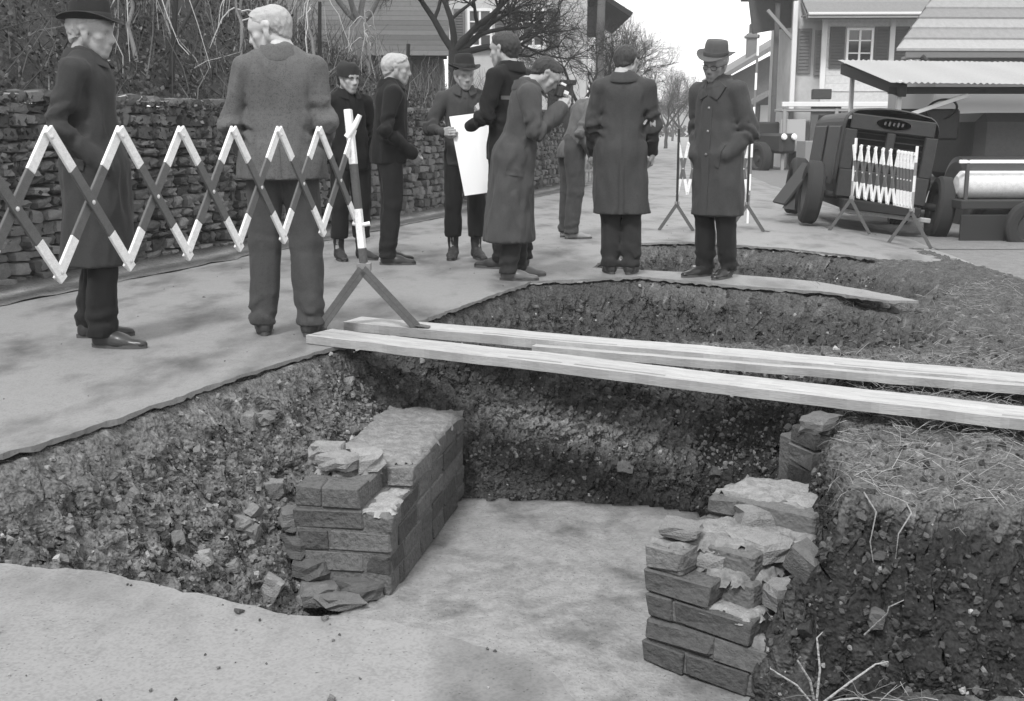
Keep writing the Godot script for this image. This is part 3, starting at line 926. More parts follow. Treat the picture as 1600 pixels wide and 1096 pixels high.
func build_barriers() -> void:
	var t := thing("trellis_barrier", "striped trellis barrier stretched along the pit in the left foreground", "barrier")
	var hi := 1.135
	trellis(t, V(-0.865, 0, -6.36), V(-2.21, 0, -2.71), 10, 0.61, hi, 0.042, 0.012, 0.27)
	stand(t, V(-0.80, 0.055, -6.30), V(-0.90, 1.25, -6.36), 0.27, V(0.27, 0, 0.02), 0.062, [[0.0, 0.13, 0.09], [0.13, 0.38, 0.78], [0.38, 0.66, 0.085], [0.66, 1.0, 0.78]])
	var hook := MB.new()
	hook.tube(pv([V(-0.885, 0.63, -6.33), V(-0.84, 0.62, -6.32), V(-0.79, 0.63, -6.32)]), pf([0.014, 0.012, 0.014]), 6)
	part(t, "hook", hook.mesh(), flat(0.7, 0.6))
	hook = MB.new()
	hook.tube(pv([V(-0.905, 1.1, -6.32), V(-0.86, 1.16, -6.32), V(-0.83, 1.22, -6.32)]), pf([0.02, 0.018, 0.014]), 6)
	part(t, "hook", hook.mesh(), flat(0.7, 0.6))
	stand(t, V(-2.24, 0.0, -2.62), V(-2.24, 1.22, -2.62), 0.27, V(0.2, 0, -0.1), 0.05, [[0.0, 0.13, 0.09], [0.13, 0.38, 0.78], [0.38, 0.66, 0.085], [0.66, 1.0, 0.78]])
	# folded one in front of the machine
	var f := thing("trellis_barrier", "half folded trellis barrier standing before the old compressor", "barrier")
	var a := V(3.83, yard_y(3.83, -12.9), -12.9)
	var b := V(4.22, yard_y(4.22, -12.05) - 0.02, -12.05)
	var hh := 0.92
	trellis(f, a, a.lerp(b, 0.74), 6, 0.42, 0.98, 0.034, 0.012, 0.3)
	trellis(f, a.lerp(b, 0.745), b, 5, 0.42, 0.98, 0.034, 0.012, 0.3)
	for e in [a, b]:
		stand(f, e, e + V(0.02, 1.06, 0), 0.36, V(0.2, 0, 0.12), 0.04, [[0.0, 0.3, 0.3], [0.3, 0.55, 0.7], [0.55, 0.75, 0.2], [0.75, 1.0, 0.75]])
	# closed one behind the man with the pale hat
	var g := thing("trellis_barrier", "narrow trellis barrier on two dark stands behind the man in a hat", "barrier")
	var c := V(1.88, 0, -13.0)
	var d := V(2.66, 0, -12.9)
	trellis(g, c, d, 7, 0.42, 0.98, 0.034, 0.012, 0.3)
	for e in [c, d]:
		stand(g, e, e + V(0, 1.14, 0), 0.26, V(0.19, 0, 0.05), 0.042, [[0.0, 1.0, 0.035]])
# ==================================================================== figures: smooth distance fields meshed as surface nets
class Sdf:
	var a := PackedVector3Array()
	var ba := PackedVector3Array()
	var nv := PackedVector3Array()
	var inv := PackedFloat32Array()
	var ra := PackedFloat32Array()
	var dr := PackedFloat32Array()
	var fl := PackedFloat32Array()
	var k := 0.03
	var cell := 0.014
	var cuts := []      # [normal, d]: keeps normal . p < d
	var subs := []      # [centre, radius]
	var ns: FastNoiseLite = null
	var amp := 0.0
	var nsc := Vector3.ONE
	var crease := []    # [centre, reach, amp, axis, freq]
	var taper := []     # [normal, d, width, depth]: sinks the surface towards a line
	var out := {}
	func cap(p: Vector3, q: Vector3, r1: float, r2: float, n := Vector3.ZERO, f := 1.0) -> void:
		a.append(p); ba.append(q - p); inv.append(1.0 / maxf((q - p).length_squared(), 1e-8))
		ra.append(r1); dr.append(r2 - r1); nv.append(n.normalized() if n != Vector3.ZERO else n); fl.append(f)
	func one(p: Vector3, i: int) -> float:
		var pa := p - a[i]
		var t := clampf(pa.dot(ba[i]) * inv[i], 0.0, 1.0)
		var q := pa - ba[i] * t
		var f := fl[i]
		if f != 1.0:
			q += nv[i] * (q.dot(nv[i]) * (1.0 / f - 1.0))
			return (q.length() - ra[i] - dr[i] * t) * minf(f, 1.0)
		return q.length() - ra[i] - dr[i] * t
	func ev(p: Vector3, ids: PackedInt32Array) -> float:
		var d := 9.0
		for i in ids:
			var e := one(p, i)
			var h := maxf(k - absf(d - e), 0.0) / k
			d = minf(d, e) - h * h * k * 0.25
		for s in subs:
			var e: float = s[1] - p.distance_to(s[0])
			var h := maxf(0.012 - absf(d - e), 0.0) / 0.012
			d = maxf(d, e) + h * h * 0.003
		if amp > 0.0 and absf(d) < 0.05:
			d += amp * (ns.get_noise_3dv(p * nsc) + 1.3 * absf(ns.get_noise_3dv(p * nsc * 0.8 + Vector3(7, 3, 5))) - 0.3)
			for c in crease:
				var w: float = p.distance_to(c[0]) / c[1]
				if w < 1.0:
					var ph: float = p.dot(c[3]) * c[4] + 9.0 * ns.get_noise_3dv(p * 3.0)
					d += c[2] * (1.0 - w * w) * sin(ph)
		for c in taper:
			var w: float = (c[1] - p.dot(c[0]) + 0.014 * ns.get_noise_3dv(p * 45.0)) / c[2]
			d += c[3] * (1.0 - smoothstep(0.0, 1.0, w))
		for c in cuts:
			d = maxf(d, p.dot(c[0]) - c[1])
		return d
	func all() -> PackedInt32Array:
		var r := PackedInt32Array()
		for i in a.size(): r.append(i)
		return r
	func full(p: Vector3) -> float:
		return ev(p, all())
	func run() -> void:
		var lo := Vector3.ONE * 99.0
		var hi := Vector3.ONE * -99.0
		for i in a.size():
			for e in [a[i], a[i] + ba[i]]:
				var r := maxf(ra[i], ra[i] + dr[i])
				lo = lo.min(e - Vector3.ONE * r); hi = hi.max(e + Vector3.ONE * r)
		lo -= Vector3.ONE * (cell * 2.0 + amp * 2.0)
		hi += Vector3.ONE * (cell * 2.0 + amp * 2.0)
		var B := 4
		var nb := Vector3i(((hi - lo) / (cell * B)).ceil())
		var nx := nb.x * B + 1
		var ny := nb.y * B + 1
		var nz := nb.z * B + 1
		var val := PackedFloat32Array()
		val.resize(nx * ny * nz)
		val.fill(1e9)
		var vid := PackedInt32Array()
		vid.resize(nx * ny * nz)
		vid.fill(-1)
		var hd := cell * B * 0.87
		var big := amp * 2.0 + 0.004
		for c in crease: big = maxf(big, amp + c[2] + 0.004)
		var act := []
		var di := PackedFloat32Array()
		di.resize(a.size())
		for bz in nb.z:
			for by in nb.y:
				for bx in nb.x:
					var c := lo + (Vector3(bx, by, bz) + Vector3.ONE * 0.5) * (cell * B)
					var dm := 9.0
					for i in a.size():
						di[i] = one(c, i)
						dm = minf(dm, di[i])
					if dm - k > hd + big: continue
					var ids := PackedInt32Array()
					for i in a.size():
						if di[i] < dm + 2.0 * hd + k: ids.append(i)
					var dd := ev(c, ids)
					if absf(dd) > hd + big + k * 0.5: continue
					act.append(Vector3i(bx * B, by * B, bz * B))
					for z in range(bz * B, bz * B + B + 1):
						for y in range(by * B, by * B + B + 1):
							for x in range(bx * B, bx * B + B + 1):
								var q := (z * ny + y) * nx + x
								if val[q] > 1e8: val[q] = ev(lo + Vector3(x, y, z) * cell, ids)
		var vs := PackedVector3Array()
		var cellsv := []
		var off := [0, 1, nx, nx + 1, nx * ny, nx * ny + 1, nx * ny + nx, nx * ny + nx + 1]
		var pos := [Vector3(0, 0, 0), Vector3(1, 0, 0), Vector3(0, 1, 0), Vector3(1, 1, 0), Vector3(0, 0, 1), Vector3(1, 0, 1), Vector3(0, 1, 1), Vector3(1, 1, 1)]
		var eds := [[0, 1], [2, 3], [4, 5], [6, 7], [0, 2], [1, 3], [4, 6], [5, 7], [0, 4], [1, 5], [2, 6], [3, 7]]
		for o in act:
			for z in range(o.z, o.z + B):
				for y in range(o.y, o.y + B):
					for x in range(o.x, o.x + B):
						var q := (z * ny + y) * nx + x
						var m := 0
						for e in 8:
							if val[q + off[e]] < 0.0: m += 1
						if m == 0 or m == 8: continue
						var s := Vector3.ZERO
						var cnt := 0
						for e in eds:
							var v0 := val[q + off[e[0]]]
							var v1 := val[q + off[e[1]]]
							if (v0 < 0.0) != (v1 < 0.0):
								s += pos[e[0]].lerp(pos[e[1]], v0 / (v0 - v1))
								cnt += 1
						vid[q] = vs.size()
						vs.append(lo + (Vector3(x, y, z) + s / cnt) * cell)
						cellsv.append(q)
		var idx := PackedInt32Array()
		var st := [1, nx, nx * ny]
		for q in cellsv:
			for ax in 3:
				var v0 := val[q]
				var v1 := val[q + st[ax]]
				if (v0 < 0.0) == (v1 < 0.0): continue
				var u: int = st[(ax + 1) % 3]
				var w: int = st[(ax + 2) % 3]
				var c0 := vid[q - u - w]
				var c1 := vid[q - w]
				var c2 := vid[q]
				var c3 := vid[q - u]
				if c0 < 0 or c1 < 0 or c3 < 0: continue
				if v0 < 0.0: idx.append_array(PackedInt32Array([c0, c2, c1, c0, c3, c2]))
				else: idx.append_array(PackedInt32Array([c0, c1, c2, c0, c2, c3]))
		var nn := PackedVector3Array()
		nn.resize(vs.size())
		for t in range(0, idx.size(), 3):
			var p := vs[idx[t]]
			var f := (p - vs[idx[t + 2]]).cross(p - vs[idx[t + 1]])
			nn[idx[t]] += f; nn[idx[t + 1]] += f; nn[idx[t + 2]] += f
		for t in nn.size(): nn[t] = nn[t].normalized()
		out = {"v": vs, "n": nn, "i": idx}
	func touch(o: Vector3, d: Vector3) -> Vector3:   # where a ray meets the surface
		var ids := all()
		var p := o
		for s in 40:
			var e := ev(p, ids)
			if e < 0.002: break
			p += d * e * 0.9
			if p.distance_to(o) > 1.6: break
		return p

var jobs: Array = []
func job(s: Sdf) -> Sdf:
	jobs.append(s)
	return s

func head_sdf(wide: float, nose: float) -> Sdf:
	var h := Sdf.new()
	h.k = 0.02
	h.cell = 0.0048
	var X := Vector3.RIGHT
	h.cap(V(0, 0.04, -0.035), V(0, 0.045, 0.025), 0.08, 0.076, X, 0.92 * wide)
	h.cap(V(0, 0.03, 0.04), V(0, -0.05, 0.05), 0.062, 0.05, X, 0.95 * wide)
	h.cap(V(0.046 * wide, -0.04, 0.0), V(0.012, -0.092, 0.066), 0.026, 0.021)
	h.cap(V(-0.046 * wide, -0.04, 0.0), V(-0.012, -0.092, 0.066), 0.026, 0.021)
	h.cap(V(0, -0.09, 0.072), V(0, -0.09, 0.07), 0.022, 0.02)
	h.cap(V(0, 0.018, 0.094), V(0, -0.022, 0.112 + nose), 0.009, 0.0125)
	h.cap(V(0.011, -0.028, 0.1), V(-0.011, -0.028, 0.1), 0.0085, 0.0085)
	h.cap(V(-0.036, 0.034, 0.08), V(0.036, 0.034, 0.08), 0.015, 0.015)
	h.cap(V(0.045 * wide, -0.015, 0.062), V(0.038, -0.04, 0.062), 0.02, 0.015)
	h.cap(V(-0.045 * wide, -0.015, 0.062), V(-0.038, -0.04, 0.062), 0.02, 0.015)
	h.cap(V(-0.016, -0.052, 0.093), V(0.016, -0.052, 0.093), 0.006, 0.006)
	h.cap(V(-0.014, -0.065, 0.091), V(0.014, -0.065, 0.091), 0.0065, 0.0065)
	for s in [-1.0, 1.0]:
		h.cap(V(s * 0.079 * wide, 0.022, -0.008), V(s * 0.076 * wide, -0.016, 0.0), 0.021, 0.014, V(1, 0, 0.25 * s), 0.4)
		h.subs.append([V(s * 0.031, 0.008, 0.103), 0.0155])
		h.subs.append([V(s * 0.091 * wide, 0.008, 0.0), 0.011])
	h.cap(V(0, -0.04, -0.025), V(0, -0.16, -0.05), 0.056, 0.06)
	return job(h)

func hair_sdf(wide: float, grow: float, sd: int) -> Sdf:
	var h := Sdf.new()
	h.k = 0.02
	h.cell = 0.0052
	h.cap(V(0, 0.042, -0.037), V(0, 0.05, 0.028), 0.08 + grow, 0.074 + grow, Vector3.RIGHT, 0.94 * wide)
	h.cap(V(0, -0.02, -0.045), V(0, 0.02, -0.05), 0.062 + grow * 0.5, 0.07 + grow, Vector3.RIGHT, 1.0)
	var nn := V(0, -1, 1.0).normalized()
	h.taper.append([nn, nn.dot(V(0, -0.008, 0.0)), 0.03, 0.022])
	h.cuts.append([nn, nn.dot(V(0, -0.04, 0.0))])
	h.ns = n2
	h.amp = 0.0045
	h.nsc = V(46, 18, 34)
	h.k = 0.015
	return job(h)

# hand: wrist at the origin, fingers along -y, palm towards +z, thumb on +x; curl bends the fingers towards the palm
func hand_sdf(curl: float) -> Sdf:
	var h := Sdf.new()
	h.k = 0.007
	h.cell = 0.004
	h.cap(V(0, 0.03, 0), V(0, -0.01, 0), 0.026, 0.027, Vector3.BACK, 0.75)
	for j in 4:
		var x := 0.03 - j * 0.02
		var base := V(x, -0.092 + absf(j - 1.3) * 0.006, 0)
		h.cap(V(x * 0.6, -0.02, 0), base, 0.018, 0.0125)
		var ang := curl * (0.8 + 0.12 * j)
		var ln := [0.042, 0.048, 0.044, 0.034][j] as float
		var p := base
		var t := 0.15 * ang
		for s in 3:
			t += ang * [0.55, 0.8, 0.6][s]
			var q: Vector3 = p + V(0, -cos(t), sin(t)) * ln * [1.0, 0.68, 0.55][s]
			h.cap(p, q, 0.0098 - s * 0.0009, 0.0092 - s * 0.001)
			p = q
	h.cap(V(0.022, -0.02, 0.004), V(0.045, -0.055, 0.02), 0.017, 0.012)
	h.cap(V(0.045, -0.055, 0.02), V(0.046, -0.088, 0.034), 0.0115, 0.0105)
	h.cap(V(0.046, -0.088, 0.034), V(0.038, -0.112, 0.044), 0.0105, 0.0085)
	return job(h)

func shoe_sdf(boot: float) -> Sdf:
	var h := Sdf.new()
	h.k = 0.03
	h.cell = 0.009
	h.cap(V(0, 0.03, -0.055), V(0, 0.032, 0.05), 0.036, 0.04, Vector3.UP, 1.0)
	h.cap(V(0, 0.028, 0.06), V(0, 0.018, 0.17), 0.044, 0.034, Vector3.UP, 0.8)
	h.cap(V(0, 0.06, -0.045), V(0, 0.075 + boot, -0.04), 0.042, 0.044 + boot * 0.06)
	h.cap(V(0, 0.06, -0.02), V(0, 0.035, 0.08), 0.04, 0.03)
	h.cuts.append([V(0, -1, 0), -0.012])
	if boot > 0.0:
		h.ns = n1; h.amp = 0.006; h.nsc = V(4, 14, 4)
	return job(h)

func sole_mesh() -> ArrayMesh:
	var b := MB.new()
	var rim := []
	for s in 28:
		var a := TAU * s / 28
		var z := -sin(a)
		var w := 0.041 + 0.008 * smoothstep(-0.2, 0.7, z)
		rim.append(V(cos(a) * w * (1.0 if absf(z) < 0.8 else 1.0), 0, 0.052 + z * 0.152))
	var top := []
	var bot := []
	for r in rim:
		top.append(r + V(0, 0.02, 0)); bot.append(r)
	b.poly(top, Vector3.UP); b.poly(bot, Vector3.DOWN)
	for s in 28:
		b.poly([bot[s], bot[(s + 1) % 28], top[(s + 1) % 28], top[s]], rim[s] - V(0, 0, 0.05))
	return b.mesh()

func leaned(p: Vector3, lean: Vector3) -> Vector3:
	return p + lean * clampf((p.y - 0.85) / 0.8, 0.0, 1.2)

# fills cfg with the distance fields of one figure (1.75 m tall before scaling); +z is where it faces, +x its left
func plan(c: Dictionary) -> void:
	var ln: Vector3 = c.get("lean", Vector3.ZERO)
	var st: float = c.get("stout", 1.0)
	var L := func(x: float, y: float, z: float) -> Vector3: return leaned(V(x, y, z), ln)
	var la: Array = c.get("la", [V(0.25, 1.12, -0.03), V(0.26, 0.86, 0.06)])
	var ra: Array = c.get("ra", [V(-0.25, 1.12, -0.03), V(-0.26, 0.86, 0.06)])
	var lf: Vector3 = c.get("lf", V(0.11, 0, 0.02))
	var rf: Vector3 = c.get("rf", V(-0.11, 0, -0.01))
	var hem: float = c.hem
	var Z := Vector3.BACK
	# coat or jacket
	var s := Sdf.new()
	s.cell = c.get("cell", 0.0145)
	s.k = 0.02
	s.cap(L.call(0, 1.33, -0.01), L.call(0, 1.1, 0.0), 0.168 * st, 0.165 * st, Z, 0.68)
	s.cap(L.call(0.165, 1.395, -0.01), L.call(-0.165, 1.395, -0.01), 0.066, 0.066)
	for q in [1.0, -1.0]:
		s.cap(L.call(0.15 * q, 1.415, -0.015), L.call(0.03 * q, 1.475, -0.02), 0.046, 0.05)
	var fl: float = c.get("flare", 0.2)
	var sk: Vector3 = c.get("skirt", Vector3.ZERO)
	s.cap(L.call(0, 1.08, 0.0), V(0, 0.9, 0) + sk * 0.3, 0.168 * st, (0.168 * st + fl) * 0.5, Z, 0.74)
	s.cap(V(0, 0.9, 0) + sk * 0.3, V(0, hem - 0.12, 0) + sk, (0.168 * st + fl) * 0.5, fl, Z, 0.76)
	var sl: float = c.get("sleeve", 1.0)
	for e in [[0.178, la], [-0.178, ra]]:
		var sh: Vector3 = L.call(e[0], 1.395, -0.01)
		var el: Vector3 = e[1][0]
		var wr: Vector3 = e[1][1]
		s.cap(sh, el, 0.068 * sl, 0.054 * sl)
		s.cap(el, wr, 0.054 * sl, 0.043 * sl)
		var ax := (wr - el).normalized()
		s.cuts.append([V(0, 0, 0), 1.0])
		s.crease.append([el, 0.17, 0.013, (ax + (el - sh).normalized()).normalized(), 58.0])
	s.cuts = [[V(0, -1, 0), -hem]]
	s.ns = n1
	s.amp = c.get("fold", 0.011) * 1.9
	s.nsc = V(4.5, 1.7, 4.5)
	c.coat = job(s)
	# trousers
	var t := Sdf.new()
	t.cell = c.get("cell", 0.0145)
	t.k = 0.02
	var tw: float = c.get("trouser", 1.0)
	for e in [[0.085, lf, 1.0], [-0.085, rf, -1.0]]:
		var f: Vector3 = e[1]
		var hip := V(e[0], 0.93, 0)
		var knee := hip.lerp(f, 0.5) + V(0, 0, 0.015)
		knee.y = 0.5
		var an := f + V(0, 0.07, -0.035)
		t.cap(hip, knee, 0.098 * tw, 0.08 * tw)
		t.cap(knee, an, 0.08 * tw, 0.068 * tw)
		t.crease.append([an + V(0, 0.06, 0), 0.14, 0.011, Vector3.UP, 62.0])
		t.crease.append([knee, 0.13, 0.005, V(0.2, 0.95, 0.1).normalized(), 60.0])
	t.cap(V(0, 0.97, 0), V(0, 1.0, 0), 0.14, 0.13, Z, 0.75)
	t.cuts = [[V(0, -1, 0), -c.get("cuff", 0.055)]]
	t.ns = n1
	t.amp = 0.016
	t.nsc = V(6, 2.2, 6)
	c.legs = job(t)
	# the body underneath, coarse where clothes cover it
	var b := Sdf.new()
	b.cell = 0.03
	b.k = 0.03
	b.cap(L.call(0, 1.32, -0.01), L.call(0, 1.05, 0), 0.125, 0.12, Z, 0.62)
	b.cap(L.call(0.14, 1.385, -0.01), L.call(-0.14, 1.385, -0.01), 0.04, 0.04)
	b.cap(L.call(0, 1.05, 0), V(0, 0.95, 0), 0.12, 0.115, Z, 0.62)
	b.cap(L.call(0, 1.40, -0.015), L.call(0, 1.50, -0.015), 0.05, 0.05)
	for e in [[0.15, la], [-0.15, ra]]:
		b.cap(L.call(e[0], 1.385, -0.01), e[1][0], 0.04, 0.036)
		b.cap(e[1][0], e[1][1], 0.034, 0.026)
	for e in [[0.085, lf], [-0.085, rf]]:
		var f: Vector3 = e[1]
		var hip := V(e[0], 0.93, 0)
		var knee := hip.lerp(f, 0.5)
		knee.y = 0.5
		b.cap(hip, knee, 0.07, 0.05)
		b.cap(knee, f + V(0, 0.08, -0.035), 0.05, 0.038)
	c.body = job(b)

func collar_mesh(r: float, hgt: float, drop: float, gap: float, spread: float) -> ArrayMesh:
	var mb := MB.new()
	var m := 30
	var pts := PackedVector3Array()
	var rows := [[1.0, -0.01, 0.0], [1.02, hgt * 0.6, 0.0], [1.03, hgt, 0.003], [1.1, hgt + 0.004, 0.008], [1.18, hgt * 0.7, 0.014], [1.3 + spread, hgt - drop * 0.6, 0.02], [1.42 + spread, hgt - drop, 0.022], [1.38 + spread, hgt - drop - 0.004, 0.012]]
	for q in rows:
		for k in m:
			var a := gap + (TAU - 2.0 * gap) * k / (m - 1)
			var fr := 0.5 + 0.5 * cos(a)
			var y: float = q[1] - 0.045 * fr * fr
			if q[0] > 1.25: y -= 0.035 * pow(fr, 4.0)
			pts.append(V(sin(a) * r * q[0], y, cos(a) * r * 1.02 * q[0] + 0.005))
	mb.grid(m, rows.size(), pts)
	return mb.mesh()

# a piece of cloth lying on a garment: four corners in the plane across dir, projected onto the surface
func patch(s: Sdf, corners: Array, dir: Vector3, off: float, nu := 4, nvv := 8, thick := 0.004) -> ArrayMesh:
	var u := Vector3.UP.cross(-dir).normalized()
	var pts := PackedVector3Array()
	for b in nvv:
		for a in nu:
			var fa := float(a) / (nu - 1)
			var fb := float(b) / (nvv - 1)
			var p2: Vector2 = (corners[0] as Vector2).lerp(corners[1], fa).lerp((corners[3] as Vector2).lerp(corners[2], fa), fb)
			var o := u * p2.x + Vector3.UP * p2.y - dir * 0.7
			pts.append(s.touch(o, dir) - dir * off)
	var mb := MB.new()
	mb.grid(nu, nvv, pts)
	var edge := []
	for a in nu: edge.append(pts[a])
	for b in range(1, nvv): edge.append(pts[b * nu + nu - 1])
	for a in range(nu - 2, -1, -1): edge.append(pts[(nvv - 1) * nu + a])
	for b in range(nvv - 2, 0, -1): edge.append(pts[b * nu])
	var mid := pts[(nvv / 2) * nu + nu / 2]
	for k in edge.size():
		var p: Vector3 = edge[k]
		var q: Vector3 = edge[(k + 1) % edge.size()]
		mb.poly([p, q, q + dir * (off + thick), p + dir * (off + thick)], (p + q) * 0.5 - mid)
	return mb.mesh()

func hat_mesh(kind: String) -> Array:   # [felt, band]
	var f := MB.new()
	var b := MB.new()
	var m := 36
	var prof := [[1.58, 0.006], [1.56, 0.012], [1.3, 0.002], [1.06, 0.004], [1.0, 0.012], [0.99, 0.045], [0.95, 0.085], [0.86, 0.112], [0.68, 0.118], [0.4, 0.105], [0.0, 0.098]]
	if kind == "bowl": prof = [[1.5, 0.004], [1.48, 0.01], [1.25, 0.0], [1.06, 0.004], [1.0, 0.012], [1.0, 0.05], [0.97, 0.085], [0.88, 0.108], [0.66, 0.113], [0.4, 0.102], [0.0, 0.096]]
	if kind == "cap": prof = [[1.06, -0.02], [1.08, 0.0], [1.07, 0.03], [1.06, 0.06], [0.98, 0.085], [0.75, 0.1], [0.4, 0.105], [0.0, 0.106]]
	var pts := PackedVector3Array()
	for q in prof:
		for k in m + 1:
			var a := TAU * k / m
			var r: float = q[0] * 0.092
			var x := cos(a) * r * 0.92
			var z := sin(a) * r * 1.1
			var y: float = q[1]
			if kind != "cap":
				if q[0] > 1.1:
					y += 0.026 * pow(absf(cos(a)), 2.0) * (q[0] - 1.0) / 0.58 - 0.018 * pow(maxf(sin(a), 0.0), 2.0) * (q[0] - 1.0) / 0.58
				elif q[1] > 0.07:
					x *= 1.0 - 0.16 * smoothstep(-0.2, 0.9, sin(a)) * (q[1] - 0.07) / 0.045
					y += 0.008 * sin(a)
			else:
				y += (0.02 if q[1] < 0.02 else 0.03) * -sin(a) * (1.0 if q[1] < 0.06 else 0.4)
				if q[1] > 0.06: x *= 0.72
			pts.append(V(x, y, z))
	f.grid(m + 1, prof.size(), pts)
	if kind != "cap":
		var bp := PackedVector3Array()
		for y in [0.008, 0.011, 0.038, 0.041]:
			for k in m + 1:
				var a := TAU * k / m
				var r := 0.092 * (1.0 + (0.03 if y > 0.009 and y < 0.04 else -0.02))
				bp.append(V(cos(a) * r * 0.92, y, sin(a) * r * 1.1))
		b.grid(m + 1, 4, bp)
	return [f.mesh(), b.mesh()]

func mesh_of(d: Dictionary) -> ArrayMesh:
	var b := MB.new()
	b.add(d)
	return b.mesh()

func ball(r: float, sides := 10) -> ArrayMesh:
	var b := MB.new()
	var pr := []
	for k in 7: pr.append(Vector2(sin(PI * k / 6) * r, cos(PI * k / 6) * r))
	b.lathe(pr, sides)
	return b.mesh()

var shared := {}
func assemble(c: Dictionary) -> Node3D:
	var p := thing("person", c.label, "person", c.pos, deg_to_rad(c.yaw), "onlookers round the excavation")
	var sc: float = c.h / 1.75
	p.scale = Vector3.ONE * sc
	var ln: Vector3 = c.get("lean", Vector3.ZERO)
	var hc: Vector3 = leaned(V(0, 1.585, 0.03), ln) + c.get("head_off", Vector3.ZERO)
	var hb := Basis.from_euler(V(deg_to_rad(c.get("nod", 5.0)), deg_to_rad(c.get("look", 0.0)), deg_to_rad(c.get("tilt", 0.0))), EULER_ORDER_YXZ)
	var ht := Transform3D(hb, hc)
	var wide: bool = c.get("wide", false)
	# body: one mesh of trunk, head and hands
	var b := MB.new()
	b.add(c.body.out)
	b.add(shared.head_b.out if wide else shared.head_a.out, ht)
	for e in c.get("hands", []):   # [wrist, finger direction, palm direction, mirrored, gripping]
		var y: Vector3 = -(e[1] as Vector3).normalized()
		var z: Vector3 = ((e[2] as Vector3) - y * (e[2] as Vector3).dot(y)).normalized()
		var x := y.cross(z)
		var hs: Dictionary = shared.grip.out if e[4] else shared.relaxed.out
		if e[3]:
			var dm := {"v": PackedVector3Array(), "n": PackedVector3Array(), "i": PackedInt32Array()}
			for q in hs.v: dm.v.append(q * V(-1, 1, 1))
			for q in hs.n: dm.n.append(q * V(-1, 1, 1))
			for q in range(0, hs.i.size(), 3):
				dm.i.append_array(PackedInt32Array([hs.i[q], hs.i[q + 2], hs.i[q + 1]]))
			hs = dm
		b.add(hs, Transform3D(Basis(x, y, z), e[0]))
	var skin := surf_like("skin", c.get("skin", 0.28))
	part(p, "body", b.mesh(), skin)
	for s in [-1.0, 1.0]:
		var ey := part(p, "eye", shared.eye, flat(0.25, 0.3))
		ey.transform = ht * Transform3D(Basis().scaled(V(1, 0.62, 1)), V(s * 0.031, 0.009, 0.079))
		var br := part(p, "eyebrow", shared.brow, flat(c.get("brow", 0.1), 0.9))
		br.transform = ht * Transform3D(Basis(Vector3.UP, s * 0.28), V(s * 0.032, 0.037, 0.096))
	var coat := part(p, c.get("coat_name", "coat"), mesh_of(c.coat.out), c.coat_mat)
	part(p, "trousers", mesh_of(c.legs.out), c.leg_mat)
	for e in [[c.get("lf", V(0.11, 0, 0.02)), 0.2], [c.get("rf", V(-0.11, 0, -0.01)), -0.2]]:
		var boots: bool = c.get("boots", false)
		var so := part(p, "boot" if boots else "shoe", shared.boot_mesh if boots else shared.shoe_mesh, flat(c.get("shoe", 0.03), c.get("gloss", 0.4)))
		so.position = e[0]
		so.rotation.y = e[1] + c.get("toe", 0.0)
		part(so, "sole", shared.sole, flat(c.get("sole", 0.06), 0.8))
	if c.has("hair"):
		var hr := part(p, "hair", mesh_of((shared.hair_b if wide else shared.hair_a).out), c.hair)
		hr.transform = ht
	if c.has("hat"):
		var hm: Array = shared[c.hat]
		var ho := part(p, "cap" if c.hat == "cap" else "hat", hm[0], c.hat_mat)
		ho.transform = ht * Transform3D(Basis.from_euler(V(deg_to_rad(c.get("hat_tip", -6.0)), 0, 0)).scaled(Vector3.ONE * 1.04), V(0, 0.062 if c.hat != "cap" else 0.05, -0.008))
		if c.hat != "cap":
			var bo := part(ho, "hat_band", hm[1], flat(c.get("band", 0.03), 0.7))
			bo.name = "hat_band"
	if c.has("shirt"):
		var sh := part(p, "shirt_collar", shared.shirt_collar, flat(c.shirt, 0.85))
		sh.transform = Transform3D(Basis.from_euler(V(deg_to_rad(-12), 0, 0)), leaned(V(0, 1.47, -0.018), ln))
	if c.get("collar", true):
		var co := part(p, "collar", shared.coat_collar, c.coat_mat)
		co.transform = Transform3D(Basis.from_euler(V(deg_to_rad(c.get("collar_tip", -14)), 0, 0)), leaned(V(0, 1.478, -0.02), ln))
	for q in c.get("patches", []):   # [name, corners, dir, offset, material]
		part(p, q[0], patch(c.coat, q[1], q[2], q[3]), q[4])
	for q in c.get("buttons", []):   # [x, y, dir]
		var d: Vector3 = q[2]
		var u := Vector3.UP.cross(-d).normalized()
		var at: Vector3 = c.coat.touch(u * q[0] + Vector3.UP * q[1] - d * 0.7, d)
		var bt := part(p, "button", shared.button, flat(q[3], 0.5))
		bt.position = at - d * 0.004
	if c.has("glasses"):
		var g := MB.new()
		for s in [-1.0, 1.0]:
			var ring := PackedVector3Array()
			var rr := PackedFloat32Array()
			for k in 13:
				var a := TAU * k / 12
				ring.append(V(s * 0.033 + cos(a) * 0.023, 0.006 + sin(a) * 0.018, 0.106 - absf(cos(a) * 0.5 * (1 + s * cos(a))) * 0.008)); rr.append(0.0022)
			g.tube(ring, rr, 5)
			g.tube(pv([V(s * 0.056, 0.012, 0.1), V(s * 0.082, 0.014, 0.05), V(s * 0.086, 0.012, -0.005)]), pf([0.002, 0.002, 0.002]), 5)
		g.tube(pv([V(-0.011, 0.01, 0.11), V(0.011, 0.01, 0.11)]), pf([0.002, 0.002]), 5)
		var go := part(p, "glasses", g.mesh(), flat(0.02, 0.4))
		go.transform = ht
	return p

func surf_like(key: String, grey: float) -> StandardMaterial3D:
	var k := "%s%.2f" % [key, grey]
	if mats.has(k): return mats[k]
	var m: StandardMaterial3D = mats[key].duplicate()
	m.albedo_color = G(grey)
	mats[k] = m
	return m

